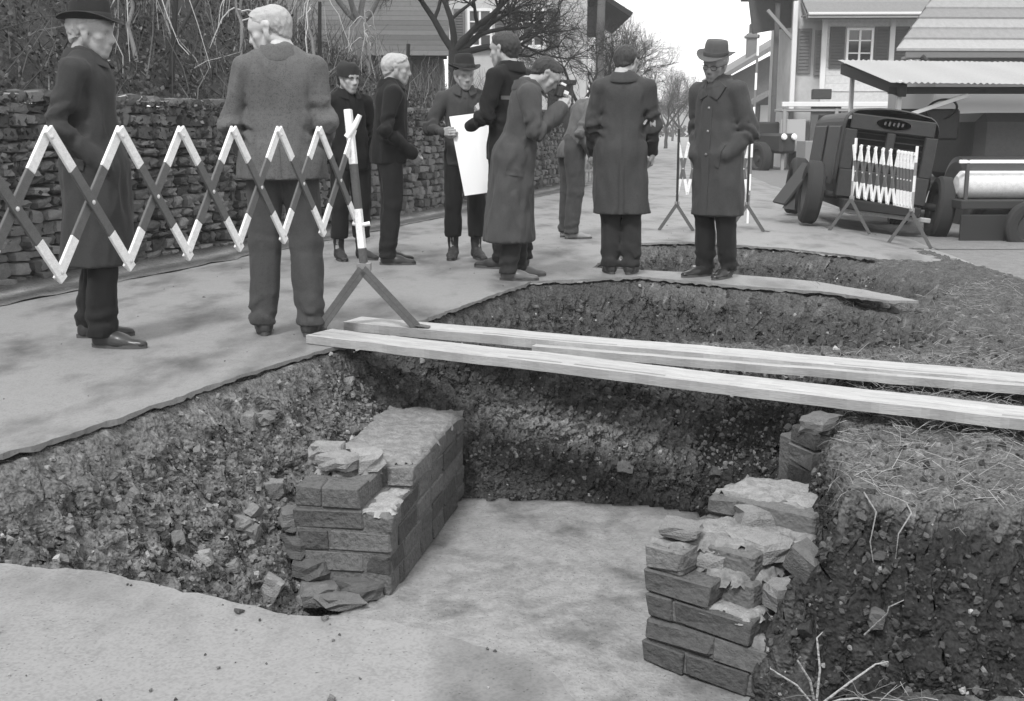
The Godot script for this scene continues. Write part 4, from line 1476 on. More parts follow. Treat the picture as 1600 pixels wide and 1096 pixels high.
func build_people() -> void:
	shared.head_a = head_sdf(0.96, 0.004)
	shared.head_b = head_sdf(1.06, 0.0)
	shared.hair_a = hair_sdf(0.97, 0.009, 1)
	shared.hair_b = hair_sdf(1.06, 0.006, 2)
	shared.relaxed = hand_sdf(0.75)
	shared.grip = hand_sdf(1.5)
	shared.shoe = shoe_sdf(0.0)
	shared.boot = shoe_sdf(0.13)
	shared.eye = ball(0.0125)
	var bw := MB.new()
	bw.tube(pv([V(-0.017, -0.003, -0.003), V(-0.004, 0.003, 0.001), V(0.008, 0.003, 0.001), V(0.018, -0.004, -0.004)]), pf([0.003, 0.0045, 0.0045, 0.002]), 6)
	shared.brow = bw.mesh()
	shared.sole = sole_mesh()
	shared.fedora = hat_mesh("fedora")
	shared.bowl = hat_mesh("bowl")
	shared.cap = hat_mesh("cap")
	shared.shirt_collar = collar_mesh(0.061, 0.04, 0.028, 0.12, -0.05)
	shared.coat_collar = collar_mesh(0.077, 0.042, 0.062, 0.35, 0.14)
	shared.button = ball(0.011, 8)
	var F := Vector3.FORWARD   # pieces on the front are cast along -z, on the back along +z, on the right side along +x
	var K := Vector3.BACK
	var R := Vector3.RIGHT
	var coatA := cloth("coat_dark", 0.029)
	var coatB := cloth("coat_mid", 0.042)
	var coatC := cloth("coat_slate", 0.048)
	var tweed := cloth("tweed", 0.09, 0.5)
	var black := cloth("suit_black", 0.0065)
	var ink := cloth("suit_ink", 0.009)
	var trou := cloth("trousers_grey", 0.02)
	var trod := cloth("trousers_dark", 0.0085)
	var work := cloth("workwear", 0.085)
	var grey_hair := surf_mat("hair_grey", 0.46, 0.75, tone("hair_grey", texs["fine"], 0.25, 1.25), 9.0, texs["fine"], 0.3, false)
	var dark_hair := surf_mat("hair_dark", 0.035, 0.6, tone("hair_dark", texs["fine"], 0.5, 1.6), 9.0, texs["fine"], 0.3, false)
	var felt := cloth("felt_grey", 0.075)
	var felt_d := cloth("felt_dark", 0.018)
	var f2 := func(x0: float, y0: float, x1: float, y1: float, x2: float, y2: float, x3: float, y3: float) -> Array: return [Vector2(x0, y0), Vector2(x1, y1), Vector2(x2, y2), Vector2(x3, y3)]
	var list := []
	# 1 at the left edge, side on, looking right
	list.append({"label": "man in brimmed hat and long dark overcoat at the left end of the trellis", "pos": V(-2.22, 0, -6.1), "yaw": 94.0, "h": 1.80, "hem": 0.42, "flare": 0.25, "stout": 1.1, "coat_mat": coatA, "leg_mat": trod, "hat": "fedora", "hat_mat": felt_d, "hair": grey_hair, "wide": true, "look": -6.0, "nod": 8.0, "cell": 0.0135, "ra": [V(-0.245, 1.13, -0.1), V(-0.18, 0.93, 0.09)], "la": [V(0.25, 1.13, -0.1), V(0.18, 0.93, 0.09)], "lf": V(0.16, 0, -0.1), "rf": V(-0.15, 0, 0.06), "shirt": 0.7, "shoe": 0.035, "gloss": 0.3, "patches": [["pocket_flap", f2.call(-0.12, 0.99, 0.02, 0.96, 0.01, 0.91, -0.13, 0.94), R, 0.008, coatA]]})
	# 2 tweed jacket from behind
	list.append({"label": "white haired man in a speckled tweed jacket seen from behind at the trellis", "pos": V(-1.27, 0, -6.36), "yaw": 183.0, "h": 1.84, "hem": 0.83, "flare": 0.258, "stout": 1.16, "coat_name": "jacket", "coat_mat": tweed, "leg_mat": cloth("trousers_mid", 0.046), "trouser": 1.06, "hair": grey_hair, "wide": true, "look": 82.0, "nod": 16.0, "tilt": 0.0, "head_off": V(0.045, 0.0, 0.02), "cell": 0.0125, "skin": 0.38, "brow": 0.3, "la": [V(0.25, 1.11, -0.05), V(0.19, 0.94, 0.15)], "ra": [V(-0.235, 1.11, -0.04), V(-0.18, 0.94, 0.15)], "lf": V(0.135, 0, 0.02), "rf": V(-0.125, 0, -0.02), "fold": 0.011, "sleeve": 1.04, "shoe": 0.035, "patches": [["vent_flap", f2.call(-0.01, 1.0, 0.012, 1.0, 0.018, 0.835, -0.012, 0.835), K, 0.004, tweed]]})
	# 3 dark cap
	list.append({"label": "young man in a dark cap, dark jacket and boots, facing the camera", "pos": V(-1.43, 0, -10.1), "yaw": 32.0, "h": 1.72, "hem": 0.8, "flare": 0.19, "coat_name": "jacket", "coat_mat": black, "leg_mat": trod, "trouser": 1.05, "hat": "cap", "hat_mat": felt_d, "hair": dark_hair, "look": 8.0, "nod": 6.0, "boots": true, "cuff": 0.19, "skin": 0.29, "shirt": 0.12, "shoe": 0.025, "gloss": 0.65, "brow": 0.03, "la": [V(0.25, 1.12, -0.04), V(0.22, 0.9, 0.1)], "ra": [V(-0.25, 1.12, -0.06), V(-0.22, 0.9, 0.08)], "patches": [["placket", f2.call(-0.012, 1.36, 0.012, 1.36, 0.012, 0.81, -0.012, 0.81), F, 0.005, black], ["lapel", f2.call(-0.07, 1.43, -0.03, 1.45, 0.0, 1.22, -0.012, 1.22), F, 0.006, black], ["lapel", f2.call(0.03, 1.45, 0.07, 1.43, 0.012, 1.22, 0.0, 1.22), F, 0.006, black]]})
	# 4 suited, profile right
	list.append({"label": "white haired man in a black suit and tie, standing in profile to the right", "pos": V(-1.05, 0, -9.8), "yaw": 104.0, "h": 1.80, "hem": 0.83, "flare": 0.2, "stout": 1.1, "coat_name": "jacket", "coat_mat": black, "leg_mat": trod, "hair": grey_hair, "look": -8.0, "nod": 6.0, "shirt": 0.85, "skin": 0.29, "brow": 0.3, "lean": V(0, 0, 0.05), "ra": [V(-0.25, 1.1, -0.06), V(-0.15, 0.92, 0.17)], "la": [V(0.25, 1.1, -0.04), V(0.1, 0.92, 0.2)], "hands": [[V(-0.15, 0.915, 0.17), V(0.35, -0.7, 0.6), V(0.8, 0.2, 0.2), false, false]], "patches": [["tie", f2.call(-0.03, 1.46, 0.03, 1.46, 0.03, 1.25, -0.03, 1.25), F, 0.005, flat(0.2, 0.6)], ["pocket_flap", f2.call(-0.09, 1.0, 0.05, 0.99, 0.05, 0.94, -0.09, 0.95), R, 0.006, black]]})
	# 5 hat, holding the sheet
	list.append({"label": "man in a dark hat and boots holding up a large white sheet", "pos": V(-0.42, 0, -10.15), "yaw": 8.0, "h": 1.76, "hem": 0.82, "flare": 0.19, "coat_name": "jacket", "coat_mat": cloth("jacket_drab", 0.042), "leg_mat": trod, "hat": "fedora", "hat_mat": felt_d, "hair": dark_hair, "look": 12.0, "nod": 10.0, "boots": true, "cuff": 0.194, "skin": 0.3, "shirt": 0.1, "shoe": 0.025, "gloss": 0.65, "wide": true, "ra": [V(-0.29, 1.14, 0.03), V(-0.2, 1.11, 0.22)], "la": [V(0.28, 1.15, 0.02), V(0.13, 1.29, 0.2)], "hands": [[V(-0.2, 1.11, 0.22), V(0.5, 0.05, 0.8), V(0.6, 0, -0.4), false, true], [V(0.13, 1.3, 0.2), V(-0.15, 0.25, 0.9), V(-0.5, -0.5, 0.1), true, true]], "patches": [["placket", f2.call(-0.012, 1.4, 0.012, 1.4, 0.012, 0.83, -0.012, 0.83), F, 0.005, mats.jacket_drab]]})
	# 6 tall, dark suit, from behind
	list.append({"label": "tall dark haired man in a dark suit, half hidden behind the photographer", "pos": V(-0.02, 0, -9.5), "yaw": 232.0, "h": 1.95, "hem": 0.80, "flare": 0.19, "coat_name": "jacket", "coat_mat": ink, "leg_mat": trod, "hair": dark_hair, "look": 4.0, "nod": 4.0, "shirt": 0.85, "skin": 0.29, "head_off": V(0, 0, 0.02), "la": [V(0.25, 1.12, 0.02), V(0.2, 1.05, 0.22)], "ra": [V(-0.25, 1.12, -0.05), V(-0.24, 0.9, 0.08)]})
	# 7 photographer
	list.append({"label": "photographer in a long overcoat bending over his camera, side on", "pos": V(0.03, 0, -8.78), "yaw": 97.0, "h": 1.75, "hem": 0.29, "flare": 0.262, "skirt": V(0, 0, -0.07), "coat_mat": coatC, "leg_mat": trou, "hair": dark_hair, "look": -4.0, "nod": 42.0, "lean": V(0, 0.0, 0.12), "head_off": V(0, -0.045, 0.085), "shirt": 0.8, "skin": 0.29, "brow": 0.04, "fold": 0.014, "sleeve": 1.28, "ra": [V(-0.26, 1.12, 0.12), V(-0.1, 1.28, 0.33)], "la": [V(0.24, 1.13, 0.16), V(0.07, 1.29, 0.35)], "lf": V(0.1, 0, 0.06), "rf": V(-0.11, 0, -0.04), "shoe": 0.09, "hands": [[V(-0.1, 1.285, 0.33), V(0.35, 0.85, 0.3), V(1, -0.2, 0.2), false, true], [V(0.07, 1.295, 0.35), V(-0.2, 0.85, 0.2), V(-1, -0.2, 0.2), true, true]], "patches": [["pocket_flap", f2.call(-0.1, 0.86, 0.04, 0.84, 0.03, 0.79, -0.11, 0.81), R, 0.006, coatC], ["shoulder_seam", f2.call(-0.06, 1.42, -0.052, 1.42, -0.02, 1.2, -0.03, 1.2), R, 0.002, coatC]]})
	# 8 workman bending behind
	list.append({"label": "workman in light work clothes bending behind the man in the plain overcoat", "pos": V(0.62, 0, -12.1), "yaw": 112.0, "h": 1.72, "hem": 0.86, "flare": 0.18, "coat_name": "jacket", "coat_mat": work, "leg_mat": cloth("work_trousers", 0.04), "trouser": 1.12, "hair": dark_hair, "look": 0.0, "nod": 36.0, "lean": V(0, -0.06, 0.24), "head_off": V(0, -0.05, 0.09), "shirt": 0.8, "skin": 0.34, "fold": 0.016, "shoe": 0.2, "gloss": 0.7, "ra": [V(-0.25, 1.12, -0.02), V(-0.22, 0.9, 0.14)], "la": [V(0.26, 1.1, 0.2), V(0.2, 0.95, 0.36)], "hands": [[V(-0.23, 0.9, 0.14), V(0.2, -0.8, 0.5), V(0.9, 0.1, -0.1), false, false]]})
	# 9 overcoat from behind
	list.append({"label": "dark haired man in a plain overcoat with back vent, seen from behind", "pos": V(0.87, 0, -9.1), "yaw": 174.0, "h": 1.83, "hem": 0.46, "flare": 0.226, "coat_mat": coatB, "leg_mat": trou, "hair": dark_hair, "look": -28.0, "nod": 22.0, "head_off": V(-0.02, -0.015, 0.03), "skin": 0.3, "glasses": true, "fold": 0.011, "la": [V(0.228, 1.12, 0.0), V(0.215, 0.93, 0.14)], "ra": [V(-0.232, 1.12, 0.02), V(-0.235, 0.92, 0.15)], "lf": V(0.075, 0, 0.01), "rf": V(-0.08, 0, -0.01), "hands": [[V(-0.235, 0.915, 0.15), V(0.1, -0.9, 0.2), V(0.9, 0, 0), false, true]], "patches": [["vent_flap", f2.call(-0.012, 0.86, 0.016, 0.86, 0.02, 0.465, -0.014, 0.465), K, 0.01, coatB], ["back_seam", f2.call(-0.003, 1.42, 0.003, 1.42, 0.003, 0.86, -0.003, 0.86), K, 0.004, coatB]]})
	# 10 hat, spectacles, hands in pockets
	list.append({"label": "elderly man in a pale banded hat and glasses, hands in overcoat pockets, looking down", "pos": V(1.60, 0, -8.9), "yaw": -48.0, "h": 1.79, "hem": 0.47, "flare": 0.222, "stout": 1.08, "coat_mat": coatB, "leg_mat": trod, "hat": "fedora", "hat_mat": felt, "band": 0.06, "hair": grey_hair, "look": 14.0, "nod": 18.0, "tilt": -8.0, "lean": V(-0.02, 0, 0.03), "wide": true, "glasses": true, "shirt": 0.6, "skin": 0.24, "fold": 0.011, "sleeve": 1.16, "la": [V(0.245, 1.09, -0.05), V(0.15, 0.93, 0.1)], "ra": [V(-0.225, 1.09, -0.02), V(-0.14, 0.93, 0.1)], "lf": V(0.1, 0, 0.0), "rf": V(-0.08, 0, 0.05), "shoe": 0.02, "gloss": 0.25, "buttons": [[0.005, 1.27, F, 0.2], [0.005, 1.1, F, 0.2], [0.005, 0.93, F, 0.12]], "patches": [["placket", f2.call(-0.035, 1.42, 0.03, 1.42, 0.03, 0.48, -0.035, 0.48), F, 0.006, coatB], ["lapel", f2.call(-0.12, 1.42, -0.05, 1.47, -0.01, 1.36, -0.075, 1.33), F, 0.016, coatB], ["lapel", f2.call(0.05, 1.47, 0.12, 1.42, 0.075, 1.33, 0.01, 1.36), F, 0.016, coatB], ["pocket_welt", f2.call(0.12, 1.02, 0.155, 1.0, 0.115, 0.83, 0.085, 0.85), F, 0.009, coatB]]})
	for c in list: plan(c)
	var w := WorkerThreadPool.add_group_task(func(k: int) -> void: (jobs[k] as Sdf).run(), jobs.size())
	WorkerThreadPool.wait_for_group_task_completion(w)
	shared.shoe_mesh = mesh_of(shared.shoe.out)
	shared.boot_mesh = mesh_of(shared.boot.out)
	for c in list: assemble(c)
	# the sheet of paper, and a second one behind it
	var pm := MB.new()
	for q in [[0.0, 0.0, 0.27], [0.2, -0.02, 0.13]]:
		var pts := PackedVector3Array()
		for b in 13:
			for a in 7:
				var u := a / 6.0
				var v := b / 12.0
				pts.append(V(q[0] + u * q[2] + 0.125 * v * (1.0 if q[0] == 0.0 else 0.55), (0.02 if q[0] > 0.0 else 0.0) - v * 0.67 + 0.035 * u, q[1] + 0.02 * sin(v * 3.0) - 0.05 * u * u))
		pts.reverse()
		pm.grid(7, 13, pts)
	var po := part(self, "paper_sheet", pm.mesh(), mats.paper)
	po.position = V(-0.535, 1.245, -9.88)
	tag(po, "large blank white paper sheet held by the man in the dark hat", "paper sheet")
	# the photographer's camera
	var cm := thing("film_camera", "small dark camera with bright metal trim held to the photographer's eye", "camera", V(0.36, 1.42, -8.8), deg_to_rad(97.0))
	cm.rotation.x = 0.4
	part(cm, "camera_body", box_mesh(V(0.14, 0.085, 0.045), 0.008), flat(0.03, 0.5))
	var tp := part(cm, "top_plate", box_mesh(V(0.14, 0.022, 0.046), 0.005), flat(0.6, 0.25, 0.8))
	tp.position = V(0, 0.054, 0)
	var lb := MB.new()
	lb.lathe([Vector2(0.0, 0.05), Vector2(0.022, 0.05), Vector2(0.027, 0.046), Vector2(0.027, 0.0)], 18, Transform3D(Basis(Vector3.RIGHT, PI / 2), V(0, 0, 0.02)))
	part(cm, "lens_barrel", lb.mesh(), flat(0.55, 0.25, 0.8))
	var kb := part(cm, "knob", box_mesh(V(0.02, 0.015, 0.02), 0.004), flat(0.6, 0.25, 0.8))
	kb.position = V(0.05, 0.07, 0)
	var cs := part(cm, "open_case", box_mesh(V(0.13, 0.11, 0.05), 0.014), flat(0.015, 0.5))
	cs.transform = Transform3D(Basis(Vector3.RIGHT, 0.5), V(0, -0.11, 0.035))
# ==================================================================== plants
func branch(mb: MB, tw: MB, p: Vector3, d: Vector3, ln: float, r: float, depth: int, up: float, gnarl: float) -> void:
	var pts := PackedVector3Array([p])
	var rad := PackedFloat32Array([r])
	var m := 4 if depth > 1 else 3
	var q := p
	var dir := d
	var kids := []
	for k in m:
		dir = (dir + V(rng.randf_range(-1, 1), rng.randf_range(-1, 1), rng.randf_range(-1, 1)) * gnarl + Vector3.UP * up).normalized()
		q += dir * ln / m
		pts.append(q)
		rad.append(lerpf(r, r * 0.55, float(k + 1) / m))
		kids.append([q, dir, rad[-1]])
	(mb if r > 0.022 else tw).tube(pts, rad, 7 if r > 0.05 else (5 if r > 0.015 else 3), depth == 0)
	if depth <= 0: return
	for k in m:
		var n := 1 if k < m - 1 else 2
		if k == 0 and depth > 3: continue
		for j in n:
			var e: Array = kids[k]
			var side := (e[1] as Vector3).cross(V(rng.randf_range(-1, 1), rng.randf_range(-0.6, 1), rng.randf_range(-1, 1))).normalized()
			var nd := ((e[1] as Vector3) + side * rng.randf_range(0.5, 1.1)).normalized()
			branch(mb, tw, e[0], nd, ln * rng.randf_range(0.55, 0.8), (e[2] as float) * rng.randf_range(0.6, 0.85), depth - 1, up, gnarl)

func tree(called: String, label: String, at: Vector3, trunk: float, r: float, grey: float, limbs: Array, ln: float, depth: int, up: float, gnarl: float, group := "bare trees") -> Node3D:
	var t := thing(called, label, "tree", at, 0.0, group)
	var mb := MB.new()
	var tw := MB.new()
	for b in [mb, tw]:
		b.use_col = true
		b.col = Color(grey, grey, grey)
	var pts := PackedVector3Array()
	var rad := PackedFloat32Array()
	for k in 6:
		var f := k / 5.0
		pts.append(V(0.06 * trunk * n1.get_noise_2d(f * 2.0, at.x), trunk * f, 0.06 * trunk * n1.get_noise_2d(f * 2.0 + 9.0, at.x)))
		rad.append(r * lerpf(1.25, 0.85, sqrt(f)))
	mb.tube(pts, rad, 10)
	for d in limbs:
		branch(mb, tw, pts[5] - V(0, r * 0.4, 0), (d as Vector3).normalized(), ln * rng.randf_range(0.85, 1.15), r * 0.6, depth, up, gnarl)
	part(t, "trunk", mb.mesh(), mats.bark)
	part(t, "crown", tw.mesh(), mats.bark)
	return t

func scatter(called: String, label: String, category: String, mesh: Mesh, m: Material, xf: Array, cols: Array) -> void:
	var mm := MultiMesh.new()
	mm.transform_format = MultiMesh.TRANSFORM_3D
	mm.use_colors = true
	mm.mesh = mesh
	mm.instance_count = xf.size()
	for k in xf.size():
		mm.set_instance_transform(k, xf[k])
		mm.set_instance_color(k, cols[k])
	var o := MultiMeshInstance3D.new()
	o.name = numbered(called)
	o.multimesh = mm
	o.material_override = m
	add_child(o)
	tag(o, label, category, "", "stuff")

func rot() -> Basis:
	return Basis.from_euler(V(rng.randf() * TAU, rng.randf() * TAU, rng.randf() * TAU))

# ==================================================================== left: wall, bank, farm building, pale house
var wl := [Vector2(-5.35, -3.2), Vector2(-3.38, -9.4), Vector2(-1.42, -15.4), Vector2(0.9, -23.2)]
func wall_at(s: float) -> Array:   # [point, direction, height] at distance s along the wall
	for k in 3:
		var l: float = (wl[k + 1] - wl[k]).length()
		if s <= l or k == 2:
			return [(wl[k] as Vector2).lerp(wl[k + 1], s / l), (wl[k + 1] - wl[k]).normalized()]
		s -= l
	return []

func hill_y(s: float, t: float) -> float:
	var steep := lerpf(1.0, 0.2, smoothstep(10.5, 16.5, s))
	var y := 1.36 + steep * (0.95 * minf(t, 1.5) + 0.55 * clampf(t - 1.5, 0.0, 5.0)) + 0.02 * t
	return y + 0.12 * n1.get_noise_2d(s * 0.8, t * 0.9) * smoothstep(0.0, 0.6, t)

func build_left_side() -> void:
	var w := thing("stone_wall", "rough dry stone retaining wall along the left side of the road", "stone wall")
	var variants := []
	for k in 8: variants.append(rock(100 + k, 3, 0.6, 0.2, true))
	var tints := []
	for g in [0.065, 0.105, 0.145, 0.2]:
		for k in 4:
			var arr: Array = (variants[(tints.size() * 3 + k) % 8] as ArrayMesh).surface_get_arrays(0)
			var c := PackedColorArray()
			c.resize(arr[Mesh.ARRAY_VERTEX].size())
			c.fill(Color(g, g, g))
			arr[Mesh.ARRAY_COLOR] = c
			var am := ArrayMesh.new()
			am.add_surface_from_arrays(Mesh.PRIMITIVE_TRIANGLES, arr)
			tints.append(am)
	var rest := MB.new()
	rest.use_col = true
	var made := 0
	var y := 0.0
	var row := 0
	while y < 1.34:
		var ch := rng.randf_range(0.06, 0.115)
		var s := rng.randf() * 0.2
		while s < 21.0:
			var l := rng.randf_range(0.07, 0.22)
			var e := wall_at(s + l * 0.5)
			var p: Vector2 = e[0]
			var d: Vector2 = e[1]
			var b := Basis(V(d.x, 0, d.y), Vector3.UP, V(d.x, 0, d.y).cross(Vector3.UP))
			b = b * Basis(Vector3.BACK, rng.randf_range(-0.14, 0.14))
			var hh := ch * rng.randf_range(0.7, 1.15)
			var xf := Transform3D(b * Basis().scaled(V(l * 1.02, hh * 1.02, 0.24)), V(p.x, y + ch * 0.5 + 0.02 * n1.get_noise_2d(s, y), p.y) + b.z * rng.randf_range(-0.045, 0.03) - V(0, 0, 0.08 * y * 0.5))
			var near := p.y < -8.2 and p.y > -12.6
			if near and made < 300 and not (p.y > -9.2 and y < 0.5):
				var o := part(w, "stone", tints[rng.randi() % 16], mats.stone)
				o.transform = xf
				made += 1
			elif p.y < -4.0:
				var src: Array = (variants[rng.randi() % 8] as ArrayMesh).surface_get_arrays(0)
				var g := rng.randf_range(0.06, 0.2)
				rest.col = Color(g, g, g)
				rest.add({"v": src[Mesh.ARRAY_VERTEX], "n": src[Mesh.ARRAY_NORMAL], "i": src[Mesh.ARRAY_INDEX]}, xf)
			s += l + 0.012
		y += ch
		row += 1
	var ro := part(w, "stonework", rest.mesh(), mats.stone)
	ro.set_meta("kind", "stuff")
	var cb := MB.new()
	cb.use_col = true
	cb.col = Color(0.1, 0.1, 0.1)
	for k in 3:
		var a: Vector2 = wl[k]
		var b: Vector2 = wl[k + 1]
		var d := (b - a).normalized()
		var off := V(-d.y, 0, d.x) * -0.24
		if off.x > 0: off = -off
		cb.bar(V(a.x, 0.66, a.y) + off, V(b.x, 0.66, b.y) + off, 0.36, 1.34, Vector3.UP, 0.0)
	part(w, "wall_core", cb.mesh(), mats.bed)
	# hillside behind the wall
	var pts := PackedVector3Array()
	var cols := PackedColorArray()
	var nu := 60
	var nv := 34
	for b in nv:
		for a in nu:
			var s := -3.0 + a * 0.45
			var t := 0.02 + pow(b / 33.0, 1.7) * 26.0
			var e := wall_at(maxf(s, 0.0))
			var p: Vector2 = e[0]
			var d: Vector2 = e[1]
			if s < 0: p += d * s
			var nn := Vector2(d.y, -d.x)
			if nn.x > 0: nn = -nn
			var q := p + nn * (t + 0.1)
			var g := 0.04 * (1.0 + 0.5 * n1.get_noise_2d(s * 2.0, t * 2.0))
			pts.append(V(q.x, hill_y(s, t), q.y)); cols.append(Color(g, g, g))
	var hb := MB.new()
	hb.use_col = true
	hb.grid(nu, nv, pts, cols)
	struct("hillside", hb.mesh(), mats.grassy)
	# ivy and leaf litter over the bank, hanging over the wall head
	var leaf := MB.new()
	leaf.use_col = true
	leaf.poly([V(0, 0, 0), V(0.5, 0.1, 0.45), V(0, 0.0, 1.0), V(-0.5, 0.1, 0.45)], Vector3.UP)
	var lm := leaf.mesh()
	var xf := []
	var cl := []
	for k in 62000:
		var s := rng.randf_range(4.0, 20.0)
		var t := pow(rng.randf(), 1.5) * 6.0 - 0.12
		var e := wall_at(s)
		var p: Vector2 = e[0]
		var d: Vector2 = e[1]
		var nn := Vector2(d.y, -d.x)
		if nn.x > 0: nn = -nn
		var clump := n1.get_noise_2d(s * 1.3, t * 1.6)
		if clump < rng.randf_range(-0.5, 0.25): continue
		var q := p + nn * t
		var yy := hill_y(s, maxf(t, 0.0)) + rng.randf() * 0.16 * (0.5 + clump)
		if t < 0.0: yy = 1.36 - pow(rng.randf(), 2.0) * 0.9 * (0.55 + clump)
		var sz := rng.randf_range(0.022, 0.055)
		xf.append(Transform3D(rot().scaled(Vector3.ONE * sz), V(q.x, yy, q.y) + (V(-nn.x, 0, -nn.y) * 0.06 if t < 0.0 else Vector3.ZERO)))
		var g := rng.randf_range(0.015, 0.075) * (2.4 if rng.randf() < 0.07 else 1.0)
		cl.append(Color(g, g, g))
	scatter("ivy_leaves", "dark ivy and dead leaves covering the bank above the wall", "ivy", lm, mats.leaf, xf, cl)
	# grass stalks
	var bl := MB.new()
	bl.use_col = true
	bl.tri(V(-0.012, 0, 0), V(0.0, 1, 0.25), V(0.012, 0, 0))
	xf = []
	cl = []
	for k in 9000:
		var s := rng.randf_range(4.0, 21.0)
		var t := rng.randf_range(0.0, 7.0)
		var e := wall_at(s)
		var p: Vector2 = e[0]
		var d: Vector2 = e[1]
		var nn := Vector2(d.y, -d.x)
		if nn.x > 0: nn = -nn
		var q := p + nn * t
		xf.append(Transform3D(Basis.from_euler(V(rng.randf_range(-0.7, 0.7), rng.randf() * TAU, 0)).scaled(V(0.6, rng.randf_range(0.1, 0.32), 0.6)), V(q.x, hill_y(s, t) - 0.02, q.y)))
		var g := rng.randf_range(0.03, 0.16)
		cl.append(Color(g, g, g))
	scatter("bank_grass", "rough dry grass stalks on the bank above the wall", "grass", bl.mesh(), mats.leaf, xf, cl)
	# a tangle of thin dry stems through the ivy
	var tg := MB.new()
	tg.use_col = true
	tg.tube(pv([V(0, 0, 0), V(0.05, 0.35, 0.03), V(-0.02, 0.7, 0.1), V(0.1, 1, 0.2)]), pf([0.009, 0.008, 0.006, 0.003]), 3, false)
	xf = []
	cl = []
	for k in 1700:
		var s := rng.randf_range(4.5, 19.0)
		var t := rng.randf_range(-0.02, 4.5)
		var e := wall_at(s)
		var p: Vector2 = e[0]
		var d: Vector2 = e[1]
		var nn := Vector2(d.y, -d.x)
		if nn.x > 0: nn = -nn
		var q := p + nn * t
		xf.append(Transform3D(Basis.from_euler(V(rng.randf_range(-1.1, 1.1), rng.randf() * TAU, rng.randf_range(-0.5, 0.5))) * Basis().scaled(V(1, rng.randf_range(0.25, 0.9), 1) * V(0.7, 1, 0.7)), V(q.x, hill_y(s, maxf(t, 0.0)) - 0.02, q.y)))
		var g := rng.randf_range(0.02, 0.12) if rng.randf() < 0.88 else rng.randf_range(0.12, 0.28)
		cl.append(Color(g, g, g))
	scatter("dry_stems", "tangle of thin dry stems growing through the ivy on the bank", "stems", tg.mesh(), mats.leaf, xf, cl)
	# bare vines: a pale stem with hanging canes
	var vs := [[7.6, 0.4, "beside the leftmost pole"], [8.6, 0.7, "left of the tall leaning stake"], [9.3, 0.3, "right of the dark pole"], [10.1, 0.8, "over the wall behind the tweed jacket"], [10.6, 1.5, "high behind the white haired man"], [11.2, 0.5, "behind the tweed shoulder"], [12.1, 0.9, "above the dark cap"], [13.0, 0.6, "between the cap and the suited man"], [13.6, 0.9, "behind the suited man"], [8.1, 1.4, "high on the bank at the left"], [9.7, 1.6, "high on the bank above the wall"]]
	for q in vs:
		var e := wall_at(q[0])
		var p: Vector2 = e[0]
		var d: Vector2 = e[1]
		var at: Vector3 = V(p.x, 0, p.y) + V(d.y if d.y < 0 else -d.y, 0, -absf(d.x)) * q[1]
		at.y = hill_y(q[0], q[1]) - 0.03
		var v := thing("grape_vine", "pale bare vine with hanging canes " + q[2], "vine", at, rng.randf() * TAU, "bare vines on the bank")
		var mb := MB.new()
		mb.use_col = true
		mb.col = Color(0.22, 0.22, 0.22)
		var sp := PackedVector3Array()
		var sr := PackedFloat32Array()
		var hgt := rng.randf_range(0.7, 1.25)
		for k in 7:
			sp.append(V(rng.randf_range(-0.05, 0.05), hgt * k / 6.0, rng.randf_range(-0.05, 0.05))); sr.append(0.022 - 0.0018 * k)
		mb.tube(sp, sr, 6)
		part(v, "stem", mb.mesh(), mats.bark)
		for j in 5 + rng.randi() % 3:
			var cb2 := MB.new()
			cb2.use_col = true
			var g := rng.randf_range(0.2, 0.5)
			cb2.col = Color(g, g, g)
			var a := rng.randf() * TAU
			var h0 := hgt * rng.randf_range(0.6, 1.0)
			var rr := rng.randf_range(0.25, 0.6)
			var cp := PackedVector3Array()
			var cr := PackedFloat32Array()
			for k in 8:
				var f := k / 7.0
				cp.append(V(cos(a) * rr * f, h0 + 0.3 * f - rng.randf_range(0.9, 1.2) * 1.0 * f * f, sin(a) * rr * f) + V(rng.randf_range(-0.02, 0.02), 0, rng.randf_range(-0.02, 0.02)))
				cr.append(0.0085 * (1.0 - 0.6 * f))
			cb2.tube(cp, cr, 4)
			part(v, "cane", cb2.mesh(), mats.bark)
	# poles on the bank
	for q in [[V(-3.22, 1.0, -10.75), V(-3.03, 2.9, -10.85), 0.026, "dark upright pole at the wall, left of the tweed jacket"], [V(-3.55, 1.5, -11.2), V(-2.95, 2.75, -11.9), 0.018, "thin dark stake leaning to the right on the left bank"], [V(-2.35, 1.35, -14.0), V(-2.28, 2.62, -14.0), 0.024, "dark upright pole between the tweed jacket and the dark cap"], [V(-1.44, 1.0, -15.42), V(-1.37, 2.24, -15.5), 0.03, "dark upright pole just right of the suited man's head"]]:
		var mb := MB.new()
		mb.use_col = true
		mb.col = Color(0.03, 0.03, 0.03)
		mb.tube(pv([q[0], (q[0] as Vector3).lerp(q[1], 0.5) + V(0.01, 0, 0), q[1]]), pf([q[2], q[2], (q[2] as float) * 0.85]), 8)
		tag(part(self, "pole", mb.mesh(), mats.bark), q[3], "pole", "poles on the bank")
	# wire and lying canes along the wall head
	var wb := MB.new()
	wb.use_col = true
	wb.col = Color(0.5, 0.5, 0.5)
	for j in 16:
		var cp := PackedVector3Array()
		var cr := PackedFloat32Array()
		var s0 := 5.4 + j * 0.28 + rng.randf() * 0.2
		for k in 9:
			var e := wall_at(s0 + k * 0.07)
			var p: Vector2 = e[0]
			cp.append(V(p.x + 0.06 + 0.06 * n1.get_noise_2d(k * 0.4, j * 9.0), 1.39 + 0.05 * n1.get_noise_2d(k * 0.35, j * 7.0) - 0.012 * k * (j % 2), p.y + 0.05)); cr.append(0.009 * (1.0 - 0.08 * k))
		var g := rng.randf_range(0.15, 0.4)
		wb.col = Color(g, g, g)
		wb.tube(cp, cr, 4)
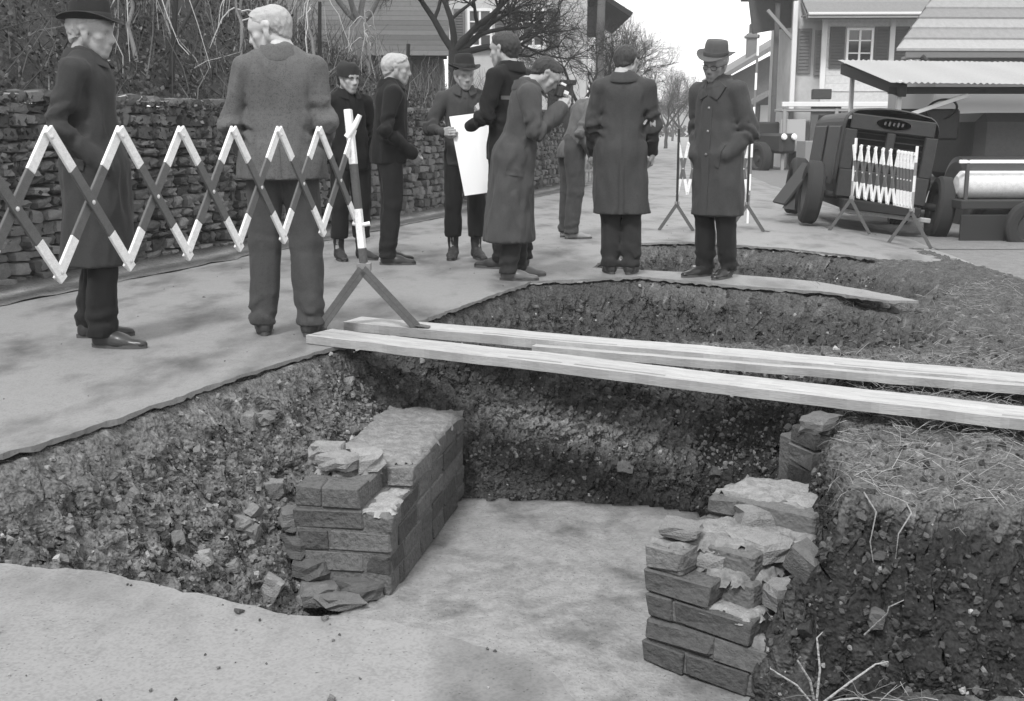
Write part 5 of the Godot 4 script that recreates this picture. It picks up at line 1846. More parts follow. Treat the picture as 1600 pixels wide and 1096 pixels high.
	var wo := part(self, "fallen_cane", wb.mesh(), mats.bark)
	wo.set_meta("kind", "stuff")
	tag(wo, "pale bare canes lying along the top of the stone wall", "canes")
	# gutter along the wall foot
	var gp := PackedVector3Array()
	var gc := PackedColorArray()
	for k in 130:
		var e := wall_at(k * 0.165)
		var p: Vector2 = e[0]
		var d: Vector2 = e[1]
		var nn := Vector2(-d.y, d.x)
		if nn.x < 0: nn = -nn
		for j in 8:
			var t := 0.05 + j * 0.085 + (0.08 * n1.get_noise_2d(k * 0.35, 2.0) if j > 5 else 0.0)
			var g: float = [0.05, 0.06, 0.1, 0.17, 0.1, 0.06, 0.08, 0.15][j] * (1.0 + 0.7 * n1.get_noise_2d(k * 0.25, j * 0.7))
			gp.append(V(p.x + nn.x * t, (0.05 * (1.0 - j / 3.0) if j < 3 else 0.0) + 0.008 + 0.01 * n2.get_noise_2d(k * 0.7, j), p.y + nn.y * t)); gc.append(Color(g, g, g))
	var gb := MB.new()
	gb.use_col = true
	gp.reverse()
	gc.reverse()
	gb.grid(8, 130, gp, gc)
	struct("gutter", gb.mesh(), mats.grassy)
	# trees on the bank
	tree("pollard_tree", "pollarded tree with a pale trunk on the bank above the dark cap", V(-2.32, 1.5, -18.0), 1.25, 0.085, 0.16, [V(-1, 0.8, 0.1), V(1, 0.9, 0), V(0.2, 1, -0.5), V(-0.4, 1, 0.4)], 0.9, 4, 0.12, 0.25)
	tree("apple_tree", "dark spreading apple tree in front of the pale house", V(-1.08, 0.9, -22.0), 1.7, 0.12, 0.03, [V(-0.9, 1.0, 0.2), V(0.15, 1, 0.1), V(1.0, 0.75, 0.2), V(1.2, 0.35, -0.1), V(0.6, 0.8, -0.6), V(1.4, 0.1, 0.3)], 1.25, 5, 0.03, 0.24)
	tree("fruit_tree", "bare young tree beside the utility pole behind the photographer", V(1.55, 0.3, -25.5), 1.3, 0.07, 0.05, [V(-0.7, 1.0, 0.2), V(0.4, 1, 0.1), V(1.0, 0.75, 0.2), V(-1.0, 0.5, 0)], 0.9, 5, 0.04, 0.24)
	# farm building with a tiled roof
	var fb := thing("farm_building", "low farm building with a dark tiled roof behind the bank", "building", V(-3.2, 0, -27.0), 0.05)
	var bw := MB.new()
	bw.use_col = true
	bw.col = Color(0.1, 0.1, 0.1)
	bw.box(Transform3D(Basis(), V(-0.6, 1.4, -3.0)), V(4.4, 2.9, 6.0), 0.0)
	part(fb, "wall", bw.mesh(), mats.board)
	for k in 22:
		var rb := MB.new()
		rb.use_col = true
		var g := 0.075 * rng.randf_range(0.7, 1.3)
		rb.col = Color(g, g, g)
		var y0 := 2.84 + k * 0.125
		rb.box(Transform3D(Basis(Vector3.RIGHT, 0.59), V(-0.6, y0, 0.35 - k * 0.175)), V(4.7, 0.02, 0.27), 0.004)
		var tr := part(fb, "roof_course", rb.mesh(), mats.board)
		tr.name = tr.name
	var ev := MB.new()
	ev.use_col = true
	ev.col = Color(0.03, 0.03, 0.03)  # near-black strip put in for the shadow line under the eave
	ev.box(Transform3D(Basis(), V(-0.6, 2.74, 0.36)), V(4.6, 0.1, 0.08), 0.01)
	part(fb, "gutter_or_eave_shade", ev.mesh(), mats.board)
	# pale house
	var ph := thing("plaster_house", "pale plastered house behind the apple tree", "house", V(0.15, 0, -33.0), 0.0)
	part(ph, "wall", box_mesh(V(3.92, 9.0, 6.0), 0.02), mats.plaster).position = V(0, 4.3, -3.0)
	for q in [[0.95, 3.9], [-0.55, 3.9], [-1.4, 6.6], [0.95, 6.6]]:
		shutter(ph, V(q[0] + 0.08, q[1], 0.03), 0.32, 1.05, 0.11)
		window(ph, V(q[0] - 0.5, q[1], 0.0), 0.7, 1.05, 2, 3, 0.6)
		shutter(ph, V(q[0] - 1.08, q[1], 0.03), 0.32, 1.05, 0.11)
	var pr := MB.new()
	pr.use_col = true
	pr.col = Color(0.09, 0.09, 0.09)
	for s in [-1.0, 1.0]:
		pr.box(Transform3D(Basis(Vector3.BACK, -s * 0.6), V(s * 1.25, 9.4, -3.0)), V(3.4, 0.12, 7.2), 0.01)
	part(ph, "roof", pr.mesh(), mats.board)
	# second house further along, its eave over the road
	var h2 := thing("gabled_house", "house with a dark overhanging eave behind the utility pole", "house", V(1.5, 0, -37.0), 0.0)
	part(h2, "wall", box_mesh(V(2.2, 6.0, 5.0), 0.02), mats.plaster).position = V(-0.2, 3.0, -2.5)
	var r2 := MB.new()
	r2.use_col = true
	r2.col = Color(0.05, 0.05, 0.05)
	r2.box(Transform3D(Basis(Vector3.BACK, -0.55), V(1.2, 5.1, -2.0)), V(2.2, 0.16, 6.5), 0.01)
	r2.box(Transform3D(Basis(), V(1.0, 4.35, 0.8)), V(0.5, 0.9, 0.1), 0.01)
	part(h2, "roof", r2.mesh(), mats.board)
	var up := MB.new()
	up.use_col = true
	up.col = Color(0.12, 0.12, 0.12)
	up.tube(pv([V(2.22, -0.1, -30), V(2.25, 3.0, -30), V(2.34, 7.5, -30)]), pf([0.12, 0.11, 0.09]), 10)
	tag(part(self, "utility_pole", up.mesh(), mats.bark), "grey wooden utility pole standing right of the pale house", "pole")
	# gate pillar and picket fence where the wall ends
	var gt := thing("gate_pillar", "dark square gate pillar at the far end of the stone wall", "pillar", V(0.98, 0, -23.6), 0.3)
	part(gt, "shaft", box_mesh(V(0.42, 2.0, 0.42), 0.02), mats.stone_plain if mats.has("stone_plain") else surf_mat("stone_plain", 0.07, 0.95, mats.stone.albedo_texture, 1.5)).position = V(0, 1.0, 0)
	var cp2 := part(gt, "capstone", box_mesh(V(0.52, 0.1, 0.52), 0.02), mats.stone_plain)
	cp2.position = V(0, 2.05, 0)
	var ga := thing("iron_gate", "pale low gate between the pillar and the bending workman", "gate", V(1.25, 0, -24.2), 0.9)
	for k in 9:
		var pk := part(ga, "bar", box_mesh(V(0.03, 1.1 + 0.12 * sin(k * PI / 8), 0.02), 0.004), flat(0.250, 0.7))
		pk.position = V(k * 0.13, 0.62, 0)
	for yv in [0.25, 1.0]:
		part(ga, "rail", box_mesh(V(1.1, 0.05, 0.03), 0.004), flat(0.250, 0.7)).position = V(0.52, yv, 0.025)

func window(parent: Node3D, at: Vector3, w: float, h: float, nx: int, ny: int, grey: float) -> void:
	var b := MB.new()
	var t := 0.07
	for s in [-1.0, 1.0]:
		b.box(Transform3D(Basis(), V(s * (w - t) * 0.5, 0, 0.03)), V(t, h, 0.09), 0.006)
		b.box(Transform3D(Basis(), V(0, s * (h - t) * 0.5, 0.028)), V(w - 2 * t, t, 0.086), 0.006)
	for k in range(1, nx):
		b.box(Transform3D(Basis(), V(-w * 0.5 + w * k / nx, 0, 0.028)), V(0.06, h - 2 * t, 0.06), 0.004)
	for k in range(1, ny):
		b.box(Transform3D(Basis(), V(0, -h * 0.5 + h * k / ny, 0.026)), V(w - 2 * t, 0.035, 0.05), 0.004)
	var f := part(parent, "window_frame", b.mesh(), flat(grey, 0.7))
	f.position = at
	for i in nx:
		for j in ny:
			var p := part(f, "pane", box_mesh(V(w / nx - 0.05, h / ny - 0.03, 0.012), 0.0), mats.glass)
			p.position = V(-w * 0.5 + w * (i + 0.5) / nx, -h * 0.5 + h * (j + 0.5) / ny, 0.012)
	var sl := part(parent, "window_sill", box_mesh(V(w + 0.16, 0.06, 0.14), 0.008), flat(grey, 0.8))
	sl.position = at + V(0, -h * 0.5 - 0.03, 0.06)

func shutter(parent: Node3D, at: Vector3, w: float, h: float, grey: float) -> void:
	var b := MB.new()
	for s in [-1.0, 1.0]:
		b.box(Transform3D(Basis(), V(s * (w - 0.06) * 0.5, 0, 0)), V(0.06, h, 0.04), 0.004)
		b.box(Transform3D(Basis(), V(0, s * (h - 0.08) * 0.5, 0)), V(w - 0.12, 0.08, 0.038), 0.004)
	b.box(Transform3D(Basis(), V(0, 0, -0.008)), V(w - 0.12, h - 0.16, 0.015), 0.0)
	var o := part(parent, "shutter", b.mesh(), flat(grey, 0.8))
	o.position = at
	var sm := box_mesh(V(w - 0.12, 0.03, 0.012), 0.002)
	for k in 12:
		var l := part(o, "louvre", sm, flat(grey * 0.9, 0.8))
		l.transform = Transform3D(Basis(Vector3.RIGHT, 0.5), V(0, -h * 0.5 + 0.12 + (h - 0.24) * k / 11.0, 0.008))

# ==================================================================== right: chalet, shed roofs
func build_right_side() -> void:
	var h := thing("chalet_house", "timber house with shuttered windows and deep eaves at the right", "house", V(9.55, -0.27, -36.0), -0.03)
	var wb := MB.new()
	wb.use_col = true
	wb.col = Color(0.5, 0.5, 0.5)
	wb.box(Transform3D(Basis(), V(4.0, 3.2, -3.0)), V(8.0, 6.6, 6.0), 0.01)
	part(h, "wall", wb.mesh(), mats.board)
	for k in 9:   # weatherboards of the upper storey
		var b := MB.new()
		b.use_col = true
		var g := 0.6 * rng.randf_range(0.92, 1.05)
		b.col = Color(g, g, g)
		b.box(Transform3D(Basis(Vector3.RIGHT, 0.06), V(4.0, 2.65 + k * 0.24, 0.015)), V(8.06, 0.235, 0.035), 0.004)
		part(h, "weatherboard", b.mesh(), mats.board)
	for q in [1.1, 3.05, 5.0]:
		window(h, V(q, 3.86, 0.05), 0.82, 1.12, 2, 3, 0.75)
		shutter(h, V(q - 0.68, 3.84, 0.07), 0.46, 1.24, 0.085)
		shutter(h, V(q + 0.68, 3.84, 0.07), 0.46, 1.24, 0.085)
	for q in [0.02, 2.08, 4.02]:
		part(h, "corner_post", box_mesh(V(0.16, 2.3, 0.1), 0.01), flat(0.600, 0.8)).position = V(q, 3.75, 0.06)
	part(h, "door", box_mesh(V(0.9, 2.0, 0.06), 0.01), flat(0.081, 0.8)).position = V(-0.05, 1.1, 1.05)
	# side wing seen on the left, its shutters and porch posts
	part(h, "side_wall", box_mesh(V(1.0, 5.6, 4.0), 0.02), mats.plaster).position = V(-0.3, 2.8, -2.2)
	shutter(h, V(-0.52, 3.75, -0.16), 0.42, 1.35, 0.13)
	shutter(h, V(-0.06, 3.7, -0.14), 0.3, 1.35, 0.16)
	part(h, "wall_post", box_mesh(V(0.14, 5.2, 0.14), 0.01), flat(0.550, 0.8)).position = V(-0.92, 2.6, 0.2)
	part(h, "wall_post", box_mesh(V(0.14, 5.2, 0.14), 0.01), flat(0.081, 0.8)).position = V(-1.35, 2.6, -0.4)
	# balcony: bright rail, dark boards under it
	part(h, "balcony_rail", box_mesh(V(3.4, 0.14, 0.14), 0.01), flat(0.600, 0.7)).position = V(0.3, 2.12, 1.15)
	part(h, "balcony_beam", box_mesh(V(3.4, 0.08, 1.1), 0.01), flat(0.300, 0.8)).position = V(0.3, 1.95, 0.6)
	for k in 3:
		part(h, "porch_post", box_mesh(V(0.1, 2.0, 0.1), 0.008), flat(0.250, 0.8)).position = V(-1.3 + k * 1.55, 1.0, 1.12)
	part(h, "flower_box", box_mesh(V(0.55, 0.3, 0.3), 0.02), flat(0.043, 0.8)).position = V(-0.2, 2.42, 1.0)
	part(h, "door_panel", box_mesh(V(0.75, 0.95, 0.05), 0.01), flat(0.350, 0.6)).position = V(-1.0, 1.2, 1.0)
	# roof: tiled slope over the front, underside and verge on the left
	var rf := MB.new()
	rf.use_col = true
	rf.col = Color(0.17, 0.17, 0.17)
	rf.box(Transform3D(Basis(Vector3.RIGHT, 0.5), V(4.1, 5.75, -1.2)), V(9.6, 0.1, 4.6), 0.01)
	part(h, "roof", rf.mesh(), mats.board)
	for k in 10:
		var b := MB.new()
		b.use_col = true
		var g := 0.2 * rng.randf_range(0.8, 1.2)
		b.col = Color(g, g, g)
		b.box(Transform3D(Basis(Vector3.RIGHT, 0.5 + 0.06), V(4.1, 4.74 + k * 0.2 + 0.08, 0.88 - k * 0.366)), V(9.62, 0.04, 0.46), 0.005)
		part(h, "tile_course", b.mesh(), mats.board)
	part(h, "fascia", box_mesh(V(9.6, 0.16, 0.08), 0.008), flat(0.550, 0.8)).position = V(4.1, 4.72, 1.0)
	part(h, "soffit", box_mesh(V(9.6, 0.05, 0.95), 0.0), flat(0.2, 0.9)).position = V(4.1, 4.76, 0.48)
	var vg := MB.new()
	vg.use_col = true
	vg.col = Color(0.07, 0.07, 0.07)
	vg.box(Transform3D(Basis(Vector3.BACK, 0.16), V(-1.35, 5.1, -1.0)), V(1.5, 1.3, 0.12), 0.01)
	vg.box(Transform3D(Basis(), V(-1.2, 5.6, -1.6)), V(1.7, 0.12, 3.2), 0.01)
	part(h, "gable_overhang", vg.mesh(), mats.board)
	var br := MB.new()
	br.bar(V(-1.75, 4.95, 0.1), V(-0.95, 4.1, 0.1), 0.1, 0.1, Vector3.UP, 0.006)
	part(h, "brace", br.mesh(), flat(0.200, 0.8))
	# small building with a boarded roof, cut by the right edge
	var sr := thing("shingled_shed", "small shed with a roof of overlapping pale boards at the upper right", "shed", V(8.1, -0.27, -24.0), 0.0)
	for k in 7:
		var b := MB.new()
		b.use_col = true
		var g := [0.28, 0.2, 0.25, 0.18, 0.23][k % 5] as float
		b.col = Color(g, g, g)
		var y := 3.03 + k * 0.235
		var x0 := -0.2 + k * 0.24
		var z0 := -0.05 - k * 0.3
		b.poly([V(x0, y, z0), V(6.0, y - 0.02, z0), V(6.0, y + 0.2, z0 - 0.34), V(x0 + 0.27, y + 0.22, z0 - 0.34)], V(0, 1, 1))
		b.poly([V(x0, y, z0), V(6.0, y - 0.02, z0), V(6.0, y - 0.07, z0), V(x0, y - 0.05, z0)], V(0, 0, 1))
		b.poly([V(x0, y, z0), V(x0 + 0.27, y + 0.28, z0 - 0.34), V(x0 + 0.27, y + 0.22, z0 - 0.36), V(x0, y - 0.06, z0)], V(-1, 0, 0))
		part(sr, "roof_board", b.mesh(), mats.board)
	part(sr, "wall", box_mesh(V(5.2, 2.9, 3.0), 0.02), flat(0.200, 0.9)).position = V(3.4, 1.45, -2.0)
	part(sr, "fascia", box_mesh(V(5.9, 0.16, 0.03), 0.004), flat(0.14, 0.9)).position = V(2.95, 2.92, -0.085)
	part(sr, "eave_underside", box_mesh(V(5.8, 0.05, 0.8), 0.0), flat(0.2, 0.9)).position = V(3.1, 2.88, -0.52)
	var gu := MB.new()
	gu.tube(pv([V(0.3, 2.86, 0.02), V(0.42, 2.74, 0.03), V(0.75, 2.64, 0.03), V(6.0, 2.54, 0.03)]), pf([0.06, 0.06, 0.06, 0.06]), 10)
	part(sr, "gutter_or_eave_shade", gu.mesh(), flat(0.025, 0.6))
	# brown barn beyond, with chimney
	var fb := thing("gabled_barn", "dark gabled barn with a chimney behind the man in the pale hat", "barn", V(12.6, -0.2, -54.0), 0.0)
	var fw := MB.new()
	fw.use_col = true
	fw.col = Color(0.12, 0.12, 0.12)
	fw.poly([V(-2.4, 0, 0), V(2.6, 0, 0), V(2.6, 5.6, 0), V(0.4, 5.2, 0), V(-2.4, 3.75, 0)], Vector3.BACK)
	fw.poly([V(-2.4, 0, 0), V(-2.4, 3.75, 0), V(-2.4, 3.75, -6), V(-2.4, 0, -6)], Vector3.LEFT)
	part(fb, "wall", fw.mesh(), mats.board)
	for q in [[V(-3.0, 3.62, 0.5), V(0.6, 5.75, 0.5), "roof"], [V(-1.9, 2.35, 1.6), V(0.2, 3.45, 1.6), "porch_roof"]]:
		var b := MB.new()
		b.use_col = true
		b.col = Color(0.16, 0.16, 0.16)
		b.bar((q[0] as Vector3) - V(0, 0, 2.4), (q[1] as Vector3) - V(0, 0, 2.4), 5.5 if q[2] == "roof" else 3.4, 0.2, Vector3.UP, 0.01)
		part(fb, q[2], b.mesh(), mats.board)
	part(fb, "window", box_mesh(V(0.9, 0.8, 0.05), 0.01), flat(0.500, 0.5)).position = V(-0.6, 2.0, 0.04)
	part(fb, "loft_door", box_mesh(V(0.7, 1.0, 0.05), 0.01), flat(0.250, 0.8)).position = V(0.1, 4.0, 0.04)
	var ch := part(fb, "chimney", box_mesh(V(0.45, 1.2, 0.45), 0.02), flat(0.140, 0.9))
	ch.position = V(-1.35, 5.1, -1.0)
	part(ch, "chimney_cap", box_mesh(V(0.62, 0.14, 0.62), 0.02), flat(0.140, 0.9)).position = V(0, 0.45, 0)
	part(ch, "chimney_pot", box_mesh(V(0.26, 0.5, 0.26), 0.03), flat(0.062, 0.9)).position = V(0, 0.78, 0)

# ==================================================================== far end of the street
func build_far_side() -> void:
	var spots := [[V(6.2, -0.1, -58.0), 5.0, "tall bare tree at the end of the street above the overcoat"], [V(8.8, -0.1, -66.0), 4.4, "bare hazy tree right of the overcoated man's shoulder"], [V(4.2, -0.1, -50.0), 6.0, "bare tree reaching over the man seen from behind"], [V(11.6, -0.1, -80.0), 4.2, "faint bare tree in the haze left of the hat"], [V(14.6, -0.1, -105.0), 4.6, "faintest bare tree at the vanishing end of the road"], [V(3.0, -0.1, -44.0), 4.4, "bare tree behind the utility pole"]]
	for q in spots:
		var hh: float = q[1]
		tree("street_tree", q[2], q[0], hh * 0.3, hh * 0.022, 0.06, [V(-0.8, 1, 0.2), V(0.8, 1, 0.1), V(0.1, 1, 0.7), V(0.2, 1.2, -0.6), V(-0.4, 0.7, -0.5)], hh * 0.34, 5, 0.06, 0.2, "bare trees at the end of the street")
	# hedge line across the end of the street
	var hb := MB.new()
	hb.use_col = true
	hb.col = Color(0.07, 0.07, 0.07)
	var xf := []
	var cl := []
	hb.poly([V(-0.5, 0, 0), V(0, 0.2, 1), V(0.5, 0, 0), V(0, 0.5, -0.3)], Vector3.UP)
	for k in 5000:
		var x := rng.randf_range(-30.0, 60.0)
		xf.append(Transform3D(rot().scaled(Vector3.ONE * rng.randf_range(0.15, 0.45)), V(x, rng.randf() * 1.35 + 0.05, -150.0 - rng.randf() * 1.5)))
		var g := rng.randf_range(0.03, 0.12)
		cl.append(Color(g, g, g))
	scatter("hedge", "low dark hedge crossing behind the far end of the road", "hedge", hb.mesh(), mats.leaf, xf, cl)
	# distant wooded rise, fading in the haze
	var pts := PackedVector3Array()
	for b in 8:
		for a in 60:
			var x := -180.0 + a * 7.0
			var f := b / 7.0
			pts.append(V(x, -0.2 + (9.0 + 7.0 * n1.get_noise_2d(x * 0.012, 4.0)) * sin(f * PI * 0.5) + 0.8 * n2.get_noise_2d(x * 0.1, f * 3.0), -330.0 - f * 90.0))
	pts.reverse()
	var mb := MB.new()
	mb.grid(60, 8, pts)
	struct("hills", mb.mesh(), surf_mat("far_wood", 0.07, 1.0))

# ==================================================================== machines
func wheel(parent: Node3D, at: Vector3, r: float, w: float, axis: Vector3, lugs := true) -> void:
	var z := axis.normalized()
	var t := Transform3D(Basis(z.cross(Vector3.UP).normalized(), z, z.cross(Vector3.UP).normalized().cross(z)), at)
	var b := MB.new()
	b.lathe([Vector2(r * 0.62, w * 0.45), Vector2(r * 0.8, w * 0.52), Vector2(r * 0.93, w * 0.46), Vector2(r, w * 0.3), Vector2(r, -w * 0.3), Vector2(r * 0.93, -w * 0.46), Vector2(r * 0.8, -w * 0.52), Vector2(r * 0.62, -w * 0.45)], 36, t)
	if lugs:
		for k in 30:
			var a := TAU * k / 30
			b.box(t * Transform3D(Basis(Vector3.UP, -a), V(cos(a) * r, 0, sin(a) * r)), V(r * 0.05, w * 0.62, r * 0.07), 0.003)
	var o := part(parent, "wheel", b.mesh(), flat(0.025, 0.85))
	var c := MB.new()
	c.lathe([Vector2(0.0, w * 0.3), Vector2(r * 0.16, w * 0.3), Vector2(r * 0.2, w * 0.18), Vector2(r * 0.52, w * 0.14), Vector2(r * 0.6, w * 0.42), Vector2(r * 0.64, w * 0.42), Vector2(r * 0.64, -w * 0.42), Vector2(r * 0.5, -w * 0.3), Vector2(0.0, -w * 0.3)], 28, t)
	part(o, "rim", c.mesh(), flat(0.031, 0.7))

func worn(grey: float) -> StandardMaterial3D:   # paint with scuffs and grime
	var k := "worn%.3f" % grey
	if mats.has(k): return mats[k]
	var m: StandardMaterial3D = mats.metal.duplicate()
	m.vertex_color_use_as_albedo = false
	m.albedo_color = G(grey)
	mats[k] = m
	return m

func build_machines() -> void:
	# trailer compressor: rounded hood with two dark grille openings, drawbar, two wheels
	var base := V(4.28, yard_y(4.28, -13.4), -13.45)
	var c := thing("compressor_trailer", "old dark wheeled air compressor with twin grille openings", "compressor", base, 0.0)
	c.rotation = V(0, -0.10, -0.12)
	c.scale = V(1.0, 1.12, 1.0)
	var dark := 0.03
	var hood := MB.new()
	hood.use_col = true
	hood.col = Color(dark, dark, dark)
	var prof := []
	for k in 7:
		var a := PI * 0.5 * k / 6.0
		prof.append(Vector2(0.53 - 0.16 + 0.16 * cos(a), 1.24 - 0.16 + 0.16 * sin(a)))
	var sec := [Vector2(0.5, 0.32), Vector2(0.54, 0.5)]
	sec.append_array(prof)
	for k in range(1, 8):
		sec.append(Vector2(0.37 - 0.37 * k / 7.0, 1.24 + 0.035 * sin(PI * 0.5 * k / 7.0)))
	var full := sec.duplicate()
	for k in range(sec.size() - 2, -1, -1): full.append(Vector2(-sec[k].x, sec[k].y))
	var zs := [[0.0, 1.0], [-0.03, 1.015], [-0.16, 1.02], [-0.17, 0.985], [-1.1, 0.985], [-2.3, 0.97]]
	for j in zs.size() - 1:
		for k in full.size() - 1:
			var q := []
			for e in [[j, k], [j, k + 1], [j + 1, k + 1], [j + 1, k]]:
				var s: float = zs[e[0]][1]
				q.append(V(full[e[1]].x * s, 0.32 + (full[e[1]].y - 0.32) * s, zs[e[0]][0]))
			hood.poly(q, V(full[k].x + full[k + 1].x, (full[k].y + full[k + 1].y) - 1.5, 0))
	hood.poly([V(-0.5, 0.32, -2.3), V(0.5, 0.32, -2.3), V(0.5, 1.2, -2.3), V(-0.5, 1.2, -2.3)], Vector3.FORWARD)
	part(c, "hood", hood.mesh(), mats.metal)
	# front face with real openings: strips round two recesses
	var fr := MB.new()
	fr.use_col = true
	fr.col = Color(0.034, 0.034, 0.034)
	for q in [[-0.46, 0.62, 0.14, 0.42], [0.46, 0.62, 0.14, 0.42], [0.0, 0.62, 0.1, 0.42], [0.0, 1.12, 0.96, 0.16], [0.0, 0.48, 1.04, 0.29]]:
		fr.box(Transform3D(Basis(), V(q[0], q[1] + (q[3] * 0.5 if q[3] > 0.3 else 0.0), 0.001 * q[2])), V(q[2], q[3], 0.05), 0.012)
	part(c, "front_shell", fr.mesh(), mats.metal)
	for s in [-1.0, 1.0]:
		part(c, "grille_recess", box_mesh(V(0.36, 0.46, 0.02), 0.0), flat(0.005, 0.9)).position = V(s * 0.225, 0.83, -0.1)
		for k in 7:
			part(c, "grille_bar", box_mesh(V(0.35, 0.012, 0.012), 0.002), flat(0.019, 0.6)).position = V(s * 0.225, 0.64 + k * 0.062, -0.05)
	var em := MB.new()
	em.lathe([Vector2(0.0, 0.02), Vector2(0.75, 0.018), Vector2(0.85, 0.012), Vector2(0.95, 0.02), Vector2(1.0, 0.0)], 32, Transform3D(Basis(V(0.2, 0, 0), V(0, 0, 1), V(0, 0.055, 0)), V(0.0, 1.13, 0.02)))
	part(c, "emblem_plate", em.mesh(), worn(0.045))
	for k in 5:   # raised marks on the plate, too worn to read
		part(c, "emblem_mark", box_mesh(V(0.022, 0.035 + 0.012 * (k % 2), 0.008), 0.002), worn(0.07)).transform = Transform3D(Basis(Vector3.BACK, -0.2), V(-0.1 + k * 0.05, 1.13, 0.04))
	for q in [[V(-0.545, 0.75, -0.6), V(0.02, 0.62, 0.8), 0.0], [V(-0.545, 0.75, -1.6), V(0.02, 0.62, 0.8), 0.0], [V(0.545, 0.75, -0.6), V(0.02, 0.62, 0.8), 0.0]]:
		part(c, "side_door", box_mesh(q[1], 0.008), worn(0.045)).position = q[0]
	part(c, "handle", box_mesh(V(0.03, 0.03, 0.12), 0.008), flat(0.019, 0.5)).position = V(-0.57, 0.5, -0.55)
	part(c, "chassis", box_mesh(V(0.9, 0.1, 2.6), 0.01), flat(0.019, 0.8)).position = V(0, 0.27, -1.1)
	part(c, "bumper_rail", box_mesh(V(1.0, 0.05, 0.05), 0.008), worn(0.3)).position = V(0.1, 0.2, 0.08)
	for s in [-1.0, 1.0]:
		wheel(c, V(s * 0.76, 0.335, -0.2), 0.335, 0.2, V(s, 0, 0), false)
		wheel(c, V(s * 0.7, 0.335, -1.9), 0.335, 0.2, V(s, 0, 0), false)
	var ax := MB.new()
	ax.tube(pv([V(-0.75, 0.335, -0.2), V(0.75, 0.335, -0.2)]), pf([0.04, 0.04]), 10)
	part(c, "axle", ax.mesh(), flat(0.019, 0.7))
	var fd := MB.new()
	fd.poly([V(-0.9, 0.42, -0.55), V(-1.05, 0.12, -0.35), V(-0.9, 0.12, -0.35)], Vector3.BACK)
	fd.bar(V(-0.78, 0.62, -0.6), V(-1.08, 0.16, -0.5), 0.32, 0.03, Vector3.UP, 0.004)
	part(c, "step_plate", fd.mesh(), flat(0.037, 0.7))
	# roller with a corrugated canopy behind it
	var r := thing("road_roller", "dark road roller under a corrugated canopy behind the compressor", "road roller", V(5.9, yard_y(5.9, -16.6), -16.6), 0.0)
	var cn := MB.new()
	cn.use_col = true
	cn.col = Color(0.3, 0.3, 0.3)
	var m := 90
	var cp := PackedVector3Array()
	for b in 4:
		for a in m:
			var x := a * 0.04
			var f := b / 3.0
			cp.append(V(-1.02 + 0.16 * f + x, 1.95 + 0.46 * f + 0.012 * sin(x * TAU / 0.076) - x * 0.012, 1.6 - 3.1 * f))
	cp.reverse()
	cn.grid(m, 4, cp)
	part(r, "canopy", cn.mesh(), mats.paint)
	for q in [V(-0.8, 0, 1.3), V(2.3, 0, 1.3), V(-0.7, 0, -1.2), V(2.3, 0, -1.2)]:
		var hh := 1.95 + (0.4 if q.z < 0 else 0.04)
		part(r, "canopy_post", box_mesh(V(0.06, hh, 0.06), 0.006), flat(0.450, 0.6)).position = q + V(0, hh * 0.5, 0)
	part(r, "canopy_beam", box_mesh(V(3.4, 0.09, 0.06), 0.006), flat(0.031, 0.8)).position = V(0.75, 1.86, 1.3)
	part(r, "canopy_beam", box_mesh(V(0.1, 0.16, 2.8), 0.006), flat(0.031, 0.8)).transform = Transform3D(Basis(Vector3.RIGHT, 0.148), V(-0.8, 2.06, 0.05))
	var st := MB.new()
	st.bar(V(-0.8, 1.5, 1.3), V(0.1, 1.8, 1.3), 0.05, 0.05, Vector3.UP, 0.004)
	part(r, "strut", st.mesh(), flat(0.600, 0.6))
	part(r, "engine_housing", box_mesh(V(1.9, 0.95, 1.8), 0.12), worn(0.037)).position = V(1.3, 1.1, 0.2)
	part(r, "footplate", box_mesh(V(2.8, 0.12, 2.2), 0.02), worn(0.025)).position = V(0.8, 0.6, 0.0)
	part(r, "tool_box", box_mesh(V(0.9, 0.42, 0.5), 0.03), worn(0.037)).position = V(-0.25, 1.42, 0.6)
	var sw := MB.new()
	var ring := PackedVector3Array()
	var rr := PackedFloat32Array()
	for k in 25:
		var a := TAU * k / 24
		ring.append(V(-0.1 + cos(a) * 0.2, 1.62 + sin(a) * 0.13, 0.95 + sin(a) * 0.12)); rr.append(0.016)
	sw.tube(ring, rr, 6)
	part(r, "steering_wheel", sw.mesh(), flat(0.019, 0.5))
	var dm := MB.new()
	for q in [[V(0.7, 0.5, 1.2), 0.5, 1.3]]:
		dm.lathe([Vector2(0, q[2] * 0.5), Vector2(q[1] * 0.85, q[2] * 0.5), Vector2(q[1], q[2] * 0.48), Vector2(q[1], -q[2] * 0.48), Vector2(q[1] * 0.85, -q[2] * 0.5), Vector2(0, -q[2] * 0.5)], 40, Transform3D(Basis(Vector3.BACK, PI / 2), q[0]))
	part(r, "front_drum", dm.mesh(), flat(0.062, 0.5, 0.3))
	wheel(r, V(-0.7, 0.55, -0.7), 0.55, 0.3, V(-1, 0, 0), false)
	wheel(r, V(2.3, 0.55, -0.7), 0.55, 0.3, V(1, 0, 0), false)
	# pale tank on a cart at the right edge
	var tk := thing("tank_cart", "dark cart carrying a pale horizontal tank right of the compressor", "cart", V(5.75, yard_y(5.75, -13.2), -13.3), 0.0)
	var tb := MB.new()
	tb.lathe([Vector2(0, 0.7), Vector2(0.1, 0.69), Vector2(0.16, 0.64), Vector2(0.16, -0.64), Vector2(0.1, -0.69), Vector2(0, -0.7)], 28, Transform3D(Basis(Vector3.BACK, PI / 2), V(0.1, 0.75, 0)))
	part(tk, "tank", tb.mesh(), worn(0.55))
	part(tk, "bed", box_mesh(V(1.5, 0.1, 0.7), 0.01), flat(0.031, 0.8)).position = V(0.1, 0.54, 0)
